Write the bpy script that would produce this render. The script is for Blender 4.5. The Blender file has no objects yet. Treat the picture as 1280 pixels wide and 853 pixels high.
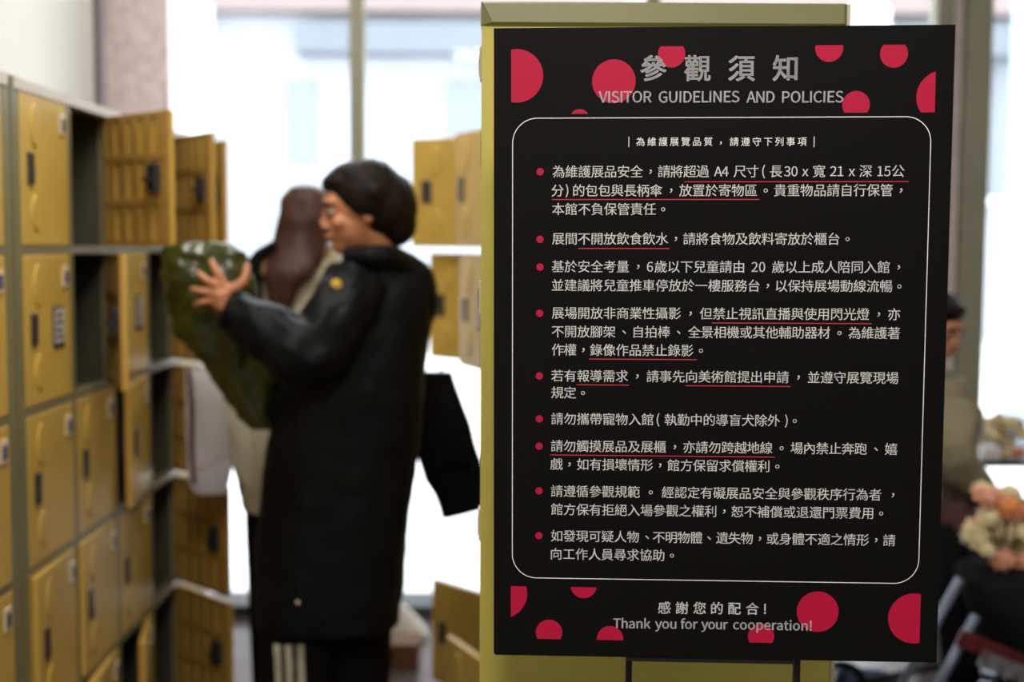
import bpy, bmesh, math, random, os
from mathutils import Vector, Matrix, Euler, noise
random.seed(7)
PI = math.pi
scene = bpy.context.scene
COL = scene.collection

# ---------------------------------------------------------------- camera
FPX = 1600.0
CAM = Vector((0, 0, 1.44))
cam_rot = (Matrix.Rotation(math.radians(-0.18), 3, 'Z') @ Matrix.Rotation(PI / 2 - math.radians(4.34), 3, 'X')
           @ Matrix.Rotation(math.radians(0.3), 3, 'Z'))
cd = bpy.data.cameras.new('camera')
cd.sensor_width = 36
cd.lens = FPX * 36 / 1280
cd.dof.use_dof = True
cd.dof.focus_distance = 1.69
cd.dof.aperture_fstop = 2.3
cd.clip_end = 300
cam = bpy.data.objects.new('camera', cd)
cam.matrix_world = Matrix.Translation(CAM) @ cam_rot.to_4x4()
COL.objects.link(cam)
scene.camera = cam

# ---------------------------------------------------------------- sky and exposure
w = bpy.data.worlds.new('sky')
scene.world = w
w.use_nodes = True
w.node_tree.nodes['Background'].inputs['Color'].default_value = (0.92, 0.96, 1.0, 1)
w.node_tree.nodes['Background'].inputs['Strength'].default_value = 7.0
scene.view_settings.view_transform = 'Standard'
scene.view_settings.look = 'None'
scene.view_settings.gamma = 1
scene.view_settings.exposure = 0.0
scene.view_settings.use_curve_mapping = False
LAMP_POWER = 21.0
LAMP_COLOR = (1.0, 0.95, 0.86)


def P(px, py, Y):
    """pixel of the 1280x853 frame -> world point on the plane y = Y"""
    d = cam_rot @ Vector(((px - 640) / FPX, -(py - 426.5) / FPX, -1))
    return CAM + d * (Y / d.y)


# ---------------------------------------------------------------- materials
def mat(name, col, rough=0.6, metal=0.0, spec=0.5, var=0.0, vscale=8.0, bump=0.0, bscale=60.0, trans=0.0, coat=0.0, stretch=(1, 1, 1)):
    m = bpy.data.materials.new(name)
    m.use_nodes = True
    nt = m.node_tree
    b = nt.nodes['Principled BSDF']
    b.inputs['Base Color'].default_value = (*col, 1)
    b.inputs['Roughness'].default_value = rough
    b.inputs['Metallic'].default_value = metal
    b.inputs['Specular IOR Level'].default_value = spec
    b.inputs['Transmission Weight'].default_value = trans
    b.inputs['Coat Weight'].default_value = coat
    tc = nt.nodes.new('ShaderNodeTexCoord')
    mp = nt.nodes.new('ShaderNodeMapping')
    mp.inputs['Scale'].default_value = stretch
    nt.links.new(tc.outputs['Object'], mp.inputs['Vector'])
    if var:
        n = nt.nodes.new('ShaderNodeTexNoise')
        n.inputs['Scale'].default_value = vscale
        n.inputs['Detail'].default_value = 4
        nt.links.new(mp.outputs[0], n.inputs['Vector'])
        r = nt.nodes.new('ShaderNodeValToRGB')
        r.color_ramp.elements[0].position = 0.3
        r.color_ramp.elements[1].position = 0.7
        r.color_ramp.elements[0].color = (*[c * (1 - var) for c in col], 1)
        r.color_ramp.elements[1].color = (*[min(1, c * (1 + var)) for c in col], 1)
        nt.links.new(n.outputs['Fac'], r.inputs['Fac'])
        nt.links.new(r.outputs['Color'], b.inputs['Base Color'])
    if bump:
        n2 = nt.nodes.new('ShaderNodeTexNoise')
        n2.inputs['Scale'].default_value = bscale
        n2.inputs['Detail'].default_value = 3
        nt.links.new(mp.outputs[0], n2.inputs['Vector'])
        bp = nt.nodes.new('ShaderNodeBump')
        bp.inputs['Strength'].default_value = bump
        bp.inputs['Distance'].default_value = 0.004
        nt.links.new(n2.outputs['Fac'], bp.inputs['Height'])
        nt.links.new(bp.outputs['Normal'], b.inputs['Normal'])
    return m


M = {
    'wall': mat('plaster_white', (0.86, 0.87, 0.85), 0.8, var=0.02, vscale=2, bump=0.1),
    'wall_dark': mat('plaster_grey', (0.16, 0.155, 0.15), 0.85, var=0.05),
    'ceiling': mat('ceiling_grey', (0.40, 0.40, 0.39), 0.9, var=0.02),
    'floor': mat('polished_stone', (0.13, 0.112, 0.11), 0.16, var=0.12, vscale=5, bump=0.03),
    'granite': mat('pink_granite', (0.78, 0.66, 0.67), 0.45, var=0.16, vscale=28, bump=0.08),
    'frame': mat('window_frame_olive', (0.30, 0.29, 0.21), 0.5, metal=0.2, var=0.06),
    'silver': mat('silver_trim', (0.55, 0.55, 0.6), 0.35, metal=0.5),
    'dark_rail': mat('dark_rail', (0.05, 0.055, 0.06), 0.5, var=0.1),
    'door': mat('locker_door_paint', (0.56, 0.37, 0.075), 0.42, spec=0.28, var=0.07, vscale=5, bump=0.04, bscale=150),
    'door_in': mat('locker_door_inside_shaded', (0.44, 0.245, 0.05), 0.5, var=0.10, vscale=8, stretch=(1, 1, 0.3)),  # same paint as outside, with the inner face's shade put into the colour
    'carcass': mat('locker_frame_paint', (0.19, 0.17, 0.085), 0.42, var=0.06, bump=0.04),
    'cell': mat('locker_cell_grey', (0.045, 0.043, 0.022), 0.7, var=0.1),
    'rail_sheen': mat('locker_top_rail_sheen', (0.55, 0.47, 0.38), 0.3, var=0.05),  # frame rail with its bright pinkish reflection put into the colour
    'panel': mat('locker_end_panel', (0.49, 0.42, 0.080), 0.5, var=0.05, vscale=3, bump=0.05, bscale=220),
    'cap': mat('locker_cap_darkened', (0.168, 0.155, 0.055), 0.45, var=0.04, bump=0.05, bscale=220),  # panel paint darkened to offset the light the sloping cap catches
    'panel_edge': mat('locker_panel_edge', (0.50, 0.45, 0.30), 0.45),
    'lock': mat('lock_grey', (0.05, 0.052, 0.06), 0.35, metal=0.4, var=0.2, vscale=60),
    'brass': mat('lock_knob_metal', (0.65, 0.55, 0.4), 0.25, metal=0.9),
    'plate': mat('number_plate_blue', (0.07, 0.08, 0.16), 0.4),
    'plate_rim': mat('number_plate_rim', (0.70, 0.58, 0.40), 0.35),
    'card': mat('label_card', (0.48, 0.46, 0.42), 0.6, var=0.35, vscale=50),
    'cardframe': mat('label_frame', (0.04, 0.035, 0.04), 0.5),
    'bblack': mat('board_black_print', (0.0042, 0.0042, 0.0040), 0.5, spec=0.10, bump=0.05, bscale=500),
    'foam': mat('foam_board_edge', (0.75, 0.73, 0.68), 0.7),
    'white_ink': mat('white_ink', (0.90, 0.90, 0.88), 0.6, spec=0.3),
    'grey_ink': mat('silver_grey_ink', (0.66, 0.655, 0.67), 0.55, spec=0.3),
    'red_ink': mat('crimson_ink', (0.47, 0.003, 0.040), 0.55, spec=0.3),
    'line_ink': mat('red_line_ink', (0.50, 0.03, 0.06), 0.55, spec=0.3),
    'steel_black': mat('easel_black_steel', (0.012, 0.012, 0.013), 0.4, metal=0.3),
    'parka': mat('parka_navy_black', (0.0028, 0.0040, 0.0056), 0.5, spec=0.13, var=0.25, vscale=10, bump=0.4, bscale=40),
    'coat_black': mat('coat_black', (0.004, 0.004, 0.005), 0.8, spec=0.1, bump=0.3),
    'trouser': mat('trouser_black', (0.004, 0.004, 0.005), 0.75, spec=0.1, bump=0.3),
    'stripe': mat('stripe_cream', (0.60, 0.55, 0.42), 0.7),
    'skin': mat('skin', (0.52, 0.22, 0.11), 0.5, var=0.10, vscale=20),
    'hair_black': mat('hair_black', (0.008, 0.005, 0.004), 0.55, spec=0.14, var=0.3, vscale=40, bump=0.6, bscale=90, stretch=(1, 1, 0.15)),
    'hair_brown': mat('hair_brown', (0.055, 0.020, 0.013), 0.5, spec=0.3, var=0.35, vscale=30, bump=0.6, bscale=90, stretch=(1, 1, 0.1)),
    'eye': mat('eye_white', (0.42, 0.38, 0.34), 0.5),
    'iris': mat('iris_dark', (0.01, 0.006, 0.004), 0.15),
    'lip': mat('lip', (0.42, 0.13, 0.09), 0.5),
    'yellow': mat('badge_yellow', (0.60, 0.38, 0.03), 0.6),
    'beige': mat('coat_beige', (0.52, 0.46, 0.34), 0.85, var=0.1, bump=0.3),
    'tan': mat('collar_tan', (0.28, 0.16, 0.07), 0.85, var=0.1, bump=0.3),
    'olive_bag': mat('olive_bag_nylon', (0.034, 0.040, 0.004), 0.24, spec=0.6, var=0.2, vscale=7, bump=0.4, bscale=30),
    'white_bag': mat('white_plastic', (0.80, 0.78, 0.84), 0.5, var=0.05, bump=0.5, bscale=25),
    'strap_brown': mat('strap_brown', (0.13, 0.06, 0.05), 0.6),
    'pink': mat('cord_pink', (0.55, 0.33, 0.30), 0.6),
    'teal': mat('teal_tag', (0.02, 0.22, 0.24), 0.5),
    'jacket_olive': mat('jacket_olive_beige', (0.24, 0.20, 0.12), 0.85, var=0.15, bump=0.4),
    'scarf': mat('scarf_grey', (0.14, 0.14, 0.10), 0.85, bump=0.4),
    'burgundy': mat('lining_burgundy', (0.08, 0.025, 0.03), 0.8),
    'tube': mat('tube_blue_grey', (0.18, 0.21, 0.28), 0.35, metal=0.4),
    'black_fabric': mat('black_fabric', (0.006, 0.006, 0.007), 0.85, spec=0.12, bump=0.4),
    'petal_peach': mat('petal_peach', (0.72, 0.32, 0.20), 0.7, var=0.15, vscale=30),
    'petal_cream': mat('petal_cream', (0.75, 0.63, 0.36), 0.7, var=0.15, vscale=30),
    'petal_orange': mat('petal_orange', (0.60, 0.20, 0.05), 0.7, var=0.15, vscale=30),
    'leaf': mat('leaf_olive', (0.12, 0.12, 0.04), 0.7),
    'paper': mat('paper_white', (0.80, 0.78, 0.78), 0.7),
    'card_brown': mat('cardboard_brown', (0.17, 0.08, 0.04), 0.8, var=0.1),
    'table_dark': mat('table_dark', (0.015, 0.017, 0.02), 0.4),
    'mag_red': mat('print_red', (0.12, 0.012, 0.016), 0.4, var=0.5, vscale=30),
    'mag_white': mat('print_grey', (0.15, 0.14, 0.15), 0.4, var=0.6, vscale=30),
    'blue_cloth': mat('cloth_blue', (0.05, 0.08, 0.14), 0.8, var=0.2),
    'pave': mat('plaza_paving', (0.62, 0.62, 0.62), 0.7, var=0.05),
    'facade': mat('facade_pale', (0.36, 0.38, 0.42), 0.8, var=0.05, vscale=1),
    'facade_pink': mat('facade_pink', (0.205, 0.160, 0.155), 0.8, var=0.05, vscale=1),
    'facade_blue': mat('facade_blue_grey', (0.135, 0.150, 0.175), 0.8, var=0.08, vscale=1),
    'facade_window': mat('facade_window', (0.17, 0.19, 0.21), 0.3),
    'white_col': mat('column_white', (0.8, 0.8, 0.8), 0.7),
    'pale_blue': mat('post_pale_blue', (0.32, 0.42, 0.55), 0.6),
    'crown': mat('tree_crown', (0.30, 0.42, 0.30), 0.9, var=0.2),
    'bark': mat('tree_bark', (0.2, 0.16, 0.12), 0.9),
    'luminaire': mat('luminaire_white', (0.7, 0.7, 0.7), 0.5),
}
gm = bpy.data.materials.new('window_glass')
gm.use_nodes = True
nt = gm.node_tree
nt.nodes.clear()
_o = nt.nodes.new('ShaderNodeOutputMaterial')
_t = nt.nodes.new('ShaderNodeBsdfTransparent')
_t.inputs['Color'].default_value = (0.95, 0.97, 0.97, 1)
_g = nt.nodes.new('ShaderNodeBsdfGlossy')
_g.inputs['Roughness'].default_value = 0.02
_f = nt.nodes.new('ShaderNodeFresnel')
_f.inputs['IOR'].default_value = 1.3
_m = nt.nodes.new('ShaderNodeMixShader')
nt.links.new(_f.outputs[0], _m.inputs[0])
nt.links.new(_t.outputs[0], _m.inputs[1])
nt.links.new(_g.outputs[0], _m.inputs[2])
nt.links.new(_m.outputs[0], _o.inputs['Surface'])
M['glass'] = gm


pm = M['white_bag']
_pn = pm.node_tree
_pb = _pn.nodes['Principled BSDF']
_tl = _pn.nodes.new('ShaderNodeBsdfTranslucent')
_tl.inputs['Color'].default_value = (0.96, 0.94, 0.98, 1)
_mx = _pn.nodes.new('ShaderNodeMixShader')
_mx.inputs[0].default_value = 0.7
_pn.links.new(_pb.outputs[0], _mx.inputs[1])
_pn.links.new(_tl.outputs[0], _mx.inputs[2])
_pn.links.new(_mx.outputs[0], _pn.nodes['Material Output'].inputs['Surface'])


def emis(name, col, s):
    m = bpy.data.materials.new(name)
    m.use_nodes = True
    b = m.node_tree.nodes['Principled BSDF']
    b.inputs['Base Color'].default_value = (0.8, 0.8, 0.8, 1)
    b.inputs['Emission Color'].default_value = (*col, 1)
    b.inputs['Emission Strength'].default_value = s
    return m


# ---------------------------------------------------------------- object helpers
WL = {}


def tag(o, label=None, cat=None, group=None, kind=None):
    if label: o['label'] = label
    if cat: o['category'] = cat
    if group: o['group'] = group
    if kind: o['kind'] = kind
    return o


def empty(name, loc, label=None, cat=None, group=None, kind=None):
    o = bpy.data.objects.new(name, None)
    o.empty_display_size = 0.1
    o.location = loc
    COL.objects.link(o)
    WL[o.name] = Vector(loc)
    return tag(o, label, cat, group, kind)


def to_mesh(bm, m, name='mesh', smooth=False):
    bmesh.ops.recalc_face_normals(bm, faces=bm.faces)
    me = bpy.data.meshes.new(name)
    bm.to_mesh(me)
    bm.free()
    for x in (m if isinstance(m, (list, tuple)) else [m]):
        me.materials.append(M[x] if isinstance(x, str) else x)
    if smooth:
        for p in me.polygons: p.use_smooth = True
    return me


def place(name, me, parent=None, loc=(0, 0, 0), rz=0.0):
    """mesh in local coordinates"""
    o = bpy.data.objects.new(name, me)
    o.location = loc
    o.rotation_euler = (0, 0, rz)
    o.parent = parent
    COL.objects.link(o)
    WL[o.name] = (WL.get(parent.name, Vector()) if parent else Vector()) + Vector(loc)
    return o


def world(name, bm, m, parent=None, smooth=False, label=None):
    """mesh whose vertices are in world coordinates (parent chain has no rotation)"""
    if parent:
        base = WL[parent.name]
    else:
        xs = [v.co for v in bm.verts]
        base = Vector((sum(v.x for v in xs) / len(xs), sum(v.y for v in xs) / len(xs), min(v.z for v in xs)))
    bmesh.ops.translate(bm, vec=-base, verts=bm.verts)
    me = to_mesh(bm, m, name, smooth)
    o = bpy.data.objects.new(name, me)
    if parent:
        o.parent = parent
    else:
        o.location = base
    COL.objects.link(o)
    WL[o.name] = Vector(base)
    if label: o['label'] = label
    return o


def box(bm, lo, hi, bev=0.0, mi=0, mtx=None):
    r = bmesh.ops.create_cube(bm, size=1)
    vs = r['verts']
    for v in vs:
        v.co = Vector([lo[i] + (v.co[i] + 0.5) * (hi[i] - lo[i]) for i in range(3)])
    fs = list({f for v in vs for f in v.link_faces})
    if bev:
        es = list({e for v in vs for e in v.link_edges})
        rr = bmesh.ops.bevel(bm, geom=es, offset=bev, segments=2, affect='EDGES', profile=0.6)
        fs = list(set(rr['faces']) | {f for f in fs if f.is_valid})
        vs = list({v for f in fs for v in f.verts})
    for f in fs: f.material_index = mi
    if mtx:
        bmesh.ops.transform(bm, matrix=mtx, verts=vs)
    return bm


def bx(lo, hi, bev=0.0):
    return box(bmesh.new(), lo, hi, bev)


def frame_at(d):
    d = d.normalized()
    a = Vector((0, 0, 1)) if abs(d.z) < 0.9 else Vector((0, 1, 0))
    u = d.cross(a).normalized()
    return u, d.cross(u).normalized()


def skin_rings(bm, rings, cap=True):
    vr = [[bm.verts.new(p) for p in r] for r in rings]
    n = len(vr[0])
    for a, b in zip(vr, vr[1:]):
        for i in range(n):
            bm.faces.new((a[i], a[(i + 1) % n], b[(i + 1) % n], b[i]))
    if cap:
        bm.faces.new(vr[0][::-1])
        bm.faces.new(vr[-1])


def smooth_path(pts, rad, k):
    P3, R3 = [], []
    n = len(pts)
    for i in range(n - 1):
        p0, p1, p2, p3 = pts[max(i - 1, 0)], pts[i], pts[i + 1], pts[min(i + 2, n - 1)]
        for s in range(k):
            t = s / k
            P3.append(0.5 * ((2 * p1) + (p2 - p0) * t + (2 * p0 - 5 * p1 + 4 * p2 - p3) * t * t + (3 * p1 - p0 - 3 * p2 + p3) * t ** 3))
            R3.append(rad[i] * (1 - t) + rad[i + 1] * t)
    P3.append(pts[-1]); R3.append(rad[-1])
    return P3, R3


def tube(bm, pts, rad, n=10, k=1, wr=0.0, wf=14.0):
    pts = [Vector(p) for p in pts]
    if not isinstance(rad, (list, tuple)): rad = [rad] * len(pts)
    if k > 1: pts, rad = smooth_path(pts, rad, k)
    rings = []
    u = None
    for i, p in enumerate(pts):
        d = (pts[min(i + 1, len(pts) - 1)] - pts[max(i - 1, 0)]).normalized()
        if u is None:
            u, v = frame_at(d)
        else:
            u = (u - d * u.dot(d)).normalized()
            v = d.cross(u)
        ring = []
        for j in range(n):
            a = 2 * PI * j / n
            q = u * math.cos(a) + v * math.sin(a)
            r = rad[i]
            if wr:
                r += wr * noise.noise(p * wf + q * 1.7)
            ring.append(p + q * r)
        rings.append(ring)
    skin_rings(bm, rings)
    return bm


def ellipsoid(bm, c, r, rot=None, seg=16):
    res = bmesh.ops.create_uvsphere(bm, u_segments=seg, v_segments=max(6, seg // 2), radius=1)
    mt = Matrix.Translation(Vector(c)) @ (rot.to_4x4() if rot else Matrix.Identity(4)) @ Matrix.Diagonal((*r, 1))
    bmesh.ops.transform(bm, matrix=mt, verts=res['verts'])
    return res['verts']


def loft_px(bm, rows, n=28, wr=0.0, wf=9.0, k=4, power=2.3):
    """rows: (y_px, x_left, x_right, depth, half_thickness) -> closed shape with real thickness"""
    cs, hw, th = [], [], []
    for (y, xl, xr, Y, t) in rows:
        a, b = P(xl, y, Y), P(xr, y, Y)
        cs.append((a + b) / 2)
        hw.append((b - a).length / 2)
        th.append(t)
    c2, h2 = smooth_path(cs, hw, k)
    _, t2 = smooth_path(cs, th, k)
    rings = []
    for c, h, t in zip(c2, h2, t2):
        ring = []
        for j in range(n):
            a = 2 * PI * j / n
            ca, sa = math.cos(a), math.sin(a)
            e = 2 / power
            x = math.copysign(abs(ca) ** e, ca) * h
            y = math.copysign(abs(sa) ** e, sa) * t
            p = c + Vector((x, y, 0))
            if wr:
                q = Vector((ca, sa, 0))
                f = noise.noise(Vector((p.x * wf, p.y * wf, p.z * wf * 0.45))) + 0.5 * noise.noise(p * wf * 2.3)
                p = p + q * wr * f
            ring.append(p)
        rings.append(ring)
    skin_rings(bm, rings)
    return bm


def remesh(o, vox=0.006, it=4):
    r = o.modifiers.new('join', 'REMESH')
    r.mode = 'VOXEL'
    r.voxel_size = vox
    r.use_smooth_shade = True
    s = o.modifiers.new('soft', 'SMOOTH')
    s.iterations = it
    s.factor = 0.5
    return o


# ================================================================ THE SETTING
X_WALL, Y_WIN, CEIL = -1.56, 5.0, 3.1
XR, YB = 4.2, -3.0
tag(world('floor', bx((X_WALL - 0.1, YB, -0.1), (XR, Y_WIN + 0.05, 0)), 'floor'), kind='structure')
tag(world('ceiling', bx((X_WALL - 0.1, YB, CEIL), (XR, Y_WIN + 0.1, CEIL + 0.1)), 'ceiling'), kind='structure')
tag(world('wall_left', bx((X_WALL - 0.1, YB, 0), (X_WALL, Y_WIN - 0.12, CEIL)), 'wall'), kind='structure')
tag(world('wall_back', bx((X_WALL - 0.1, YB - 0.1, 0), (XR, YB, CEIL)), 'wall_dark'), kind='structure')
tag(world('wall_right', bx((XR, YB, 0), (XR + 0.1, Y_WIN, CEIL)), 'wall_dark'), kind='structure')
# dark joint and silver strip between the wall and the granite pillar
tag(world('trim_1', bx((X_WALL - 0.06, Y_WIN - 0.12, 0), (X_WALL + 0.005, Y_WIN - 0.08, CEIL)), 'dark_rail'), kind='structure')
tag(world('trim_2', bx((X_WALL - 0.05, Y_WIN - 0.08, 0), (X_WALL + 0.012, Y_WIN + 0.02, CEIL)), 'silver'), kind='structure')
tag(world('wall_pillar', bx((X_WALL + 0.012, Y_WIN - 0.02, 0), (-1.308, Y_WIN + 0.3, CEIL), 0.004), 'granite'), kind='structure')


def window(name, x0, x1, left_post=True):
    r = empty(name, ((x0 + x1) / 2, Y_WIN, 0), kind='structure')
    f = bmesh.new()
    if left_post: box(f, (x0 - 0.027, Y_WIN - 0.04, 0.06), (x0 + 0.027, Y_WIN + 0.05, CEIL), 0.003)
    box(f, (x0 + 0.027, Y_WIN - 0.02, CEIL - 0.06), (x1 - 0.027, Y_WIN + 0.04, CEIL), 0.003)
    world('window_frame', f, 'frame', r)
    world('floor_rail', bx((x0 - 0.02, Y_WIN - 0.16, 0), (x1 - 0.03, Y_WIN + 0.05, 0.045), 0.004), 'dark_rail', r)
    world('pane', bx((x0 + 0.02, Y_WIN + 0.002, 0.05), (x1 - 0.02, Y_WIN + 0.010, CEIL - 0.05)), 'glass', r)


xm = P(447, 120, Y_WIN).x
window('window_1', -1.31, xm, False)
window('window_2', xm, 0.55)
window('window_3', 0.55, 1.66)
window('window_4', 1.80, 3.0)
window('window_5', 3.0, XR)
tag(world('trim_3', bx((1.635, Y_WIN - 0.05, 0), (1.695, Y_WIN + 0.06, CEIL), 0.004), 'frame'), kind='structure')
tag(world('trim_4', bx((1.695, Y_WIN - 0.01, 0), (1.74, Y_WIN + 0.08, CEIL)), 'granite'), kind='structure')
tag(world('trim_5', bx((1.74, Y_WIN - 0.09, 0), (1.83, Y_WIN + 0.06, CEIL), 0.004), 'frame'), kind='structure')

# ceiling lamps, all unseen; the one by the window added to brighten the pillar
lamp_em = emis('lamp_panel', LAMP_COLOR, 3.0)
k = 0
for (lx, ly, where) in ((-0.75, 4.15, 'added before the window to brighten the granite pillar'), (-0.45, 2.45, 'over the aisle between the lockers'), (0.1, 0.2, 'in front of the black sign'),
                        (1.7, 0.9, 'right of the sign'), (1.7, 3.2, 'over the seated visitor'), (-0.2, -1.0, 'at the back of the room, left'),
                        (1.7, -1.0, 'at the back of the room, right')):
    t = empty('ceiling_lamp', (lx, ly, CEIL - 0.06), 'white square ceiling lamp ' + where, 'lamp', 'square ceiling lamps')
    world('housing', bx((lx - 0.3, ly - 0.3, CEIL - 0.05), (lx + 0.3, ly + 0.3, CEIL), 0.004), 'luminaire', t)
    world('diffuser', bx((lx - 0.27, ly - 0.27, CEIL - 0.058), (lx + 0.27, ly + 0.27, CEIL - 0.05)), lamp_em, t)
    ld = bpy.data.lights.new('lamp_light', 'AREA')
    ld.shape = 'SQUARE'; ld.size = 0.54
    ld.energy = LAMP_POWER * (0.30 if ly > 4 else 0.4 if lx > 1 else 2.3 if ly == 0.2 else 1.3); ld.color = LAMP_COLOR
    lo = bpy.data.objects.new('lamp_light', ld)
    lo.location = (0, 0, -0.006)
    lo.parent = t
    COL.objects.link(lo)

# ================================================================ OUTSIDE
tag(world('ground_outside', bx((-40, Y_WIN + 0.05, -0.12), (40, 60, -0.02)), 'pave'), kind='structure')
b = empty('building', (0, 20, 0), 'pale building across the plaza seen through the window', 'building')
world('facade_wall', bx((-16, 20.4, 0), (20, 21, 9)), 'facade', b)
world('roof_band', bx((-16, 20.0, 5.0), (20, 20.5, 7.5), 0.02), 'facade_pink', b)
world('beam', bx((-3.3, 19.9, 4.36), (20, 20.45, 4.80), 0.02), 'facade_blue', b, label='blue-grey beam under the pink band')
for cx in (-10.2, -7.4, -4.8, 2.0, 5.4, 8.8, 12):
    world('column', tube(bmesh.new(), [(cx, 19.6, 0), (cx, 19.6, 5.0)], 0.32, 16), 'white_col', b)
for (x0, z0, x1, z1) in ((-9.2, 1.2, -8.3, 3.4), (-6.6, 1.0, -5.7, 3.6), (-3.5, 2.6, -3.0, 4.0), (-1.0, 2.4, 0.2, 4.0), (7.6, 2.2, 8.3, 4.4), (6.2, 0.6, 7.1, 2.0), (9.4, 1.6, 10.3, 2.8)):
    wdw = world('window', bx((x0, 20.3, z0), (x1, 20.42, z1), 0.01), 'facade_window', b)
    world('window_sill', bx((x0 - 0.05, 20.22, z0 - 0.1), (x1 + 0.05, 20.42, z0)), 'white_col', wdw)
t = empty('tree', (-6.6, 16, 0), 'pale green blurred tree outside the left window', 'tree')
world('trunk', tube(bmesh.new(), [(-6.6, 16, 0), (-6.5, 16, 2.5), (-6.6, 16, 4.4)], [0.16, 0.12, 0.07], 8), 'bark', t)
cb = bmesh.new()
for i in range(14):
    ellipsoid(cb, (-6.3 + random.uniform(-0.7, 0.9), 16 + random.uniform(-0.7, 0.7), 4.6 + random.uniform(-0.6, 0.9)), [random.uniform(0.3, 0.55)] * 3, seg=10)
world('crown', cb, 'crown', t, True)
ps = world('post', tube(bmesh.new(), [(3.5, 8.6, 0), (3.5, 8.6, 5)], 0.16, 16), 'pale_blue')
tag(ps, 'pale blue post outside at the right edge of the picture', 'post')

# ================================================================ LOCKERS
PITCH, ROW, DW, DH, DT, DEPTH = 0.325, 0.355, 0.298, 0.335, 0.012, 0.48
ROWZ = [1.42, 1.065, 0.71, 0.355, 0.0]          # bottom of each row


def door_meshes():
    """door in local coordinates: hinge edge at the origin, panel runs to -y, outer face looks to +x"""
    bm = bmesh.new()
    box(bm, (-DT, -DW, 0), (0, 0, DH), 0.004)
    for (yc, z0, z1) in ((-DW + 0.085, 0.215, 0.315), (-DW + 0.085, 0.03, 0.115)):   # pressed ovals
        n = 20
        rings = []
        for (f, dx) in ((1.0, 0.0), (0.86, 0.0035), (0.0, 0.004)):
            ring = []
            for j in range(n):
                a = 2 * PI * j / n
                zz = (z0 + z1) / 2 + math.sin(a) * (z1 - z0) / 2 * max(f, 0.001)
                yy = yc + math.cos(a) * 0.03 * max(f, 0.001)
                ring.append(Vector((dx, yy, zz)))
            rings.append(ring)
        skin_rings(bm, rings, cap=False)
    door = to_mesh(bm, 'door', 'door')
    bm = bmesh.new()
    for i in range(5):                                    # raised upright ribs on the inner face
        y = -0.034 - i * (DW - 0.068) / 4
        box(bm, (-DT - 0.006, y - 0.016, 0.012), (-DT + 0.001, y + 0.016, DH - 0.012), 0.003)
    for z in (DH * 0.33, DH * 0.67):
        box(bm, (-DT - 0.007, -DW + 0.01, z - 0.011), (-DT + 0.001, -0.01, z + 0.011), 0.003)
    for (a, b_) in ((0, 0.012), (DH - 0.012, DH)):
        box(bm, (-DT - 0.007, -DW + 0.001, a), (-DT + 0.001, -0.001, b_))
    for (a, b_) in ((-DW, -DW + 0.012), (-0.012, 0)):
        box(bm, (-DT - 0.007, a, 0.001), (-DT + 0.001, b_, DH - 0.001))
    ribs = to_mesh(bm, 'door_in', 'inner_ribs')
    yl = -DW + 0.055
    bm = bmesh.new()
    box(bm, (-0.001, yl - 0.017, 0.135), (0.006, yl + 0.017, 0.205), 0.003)
    lock = to_mesh(bm, 'lock', 'lock')
    bm = tube(bmesh.new(), [(0.005, yl, 0.188), (0.013, yl, 0.188)], [0.010, 0.008], 12)
    box(bm, (0.005, yl - 0.004, 0.150), (0.010, yl + 0.004, 0.170), 0.001)
    knob = to_mesh(bm, 'brass', 'knob')
    bm = bmesh.new()
    box(bm, (-DT - 0.022, yl - 0.02, 0.135), (-DT - 0.004, yl + 0.02, 0.205), 0.003)
    box(bm, (-DT - 0.030, yl - 0.012, 0.160), (-DT - 0.022, yl + 0.03, 0.172), 0.002)
    latch = to_mesh(bm, 'lock', 'latch')
    bm = bmesh.new()
    box(bm, (-0.001, -0.055, 0.258), (0.004, -0.018, 0.308), 0.002)
    rim = to_mesh(bm, 'plate_rim', 'number_plate')
    bm = bmesh.new()
    box(bm, (0.003, -0.050, 0.266), (0.0055, -0.025, 0.296), 0.001)
    plate = to_mesh(bm, 'plate', 'number_window')
    bm = bmesh.new()
    box(bm, (-0.001, -0.125, 0.118), (0.003, -0.052, 0.215), 0.001)
    box(bm, (0.002, -0.119, 0.130), (0.0045, -0.058, 0.210), 0.0, 1)
    for i in range(4):
        box(bm, (0.0042, -0.113, 0.140 + i * 0.017), (0.0052, -0.066 - 0.01 * (i % 2), 0.146 + i * 0.017), 0, 0)
    card = to_mesh(bm, ['cardframe', 'card'], 'label_card')
    return door, ribs, lock, knob, latch, rim, plate, card


DM = door_meshes()


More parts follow.
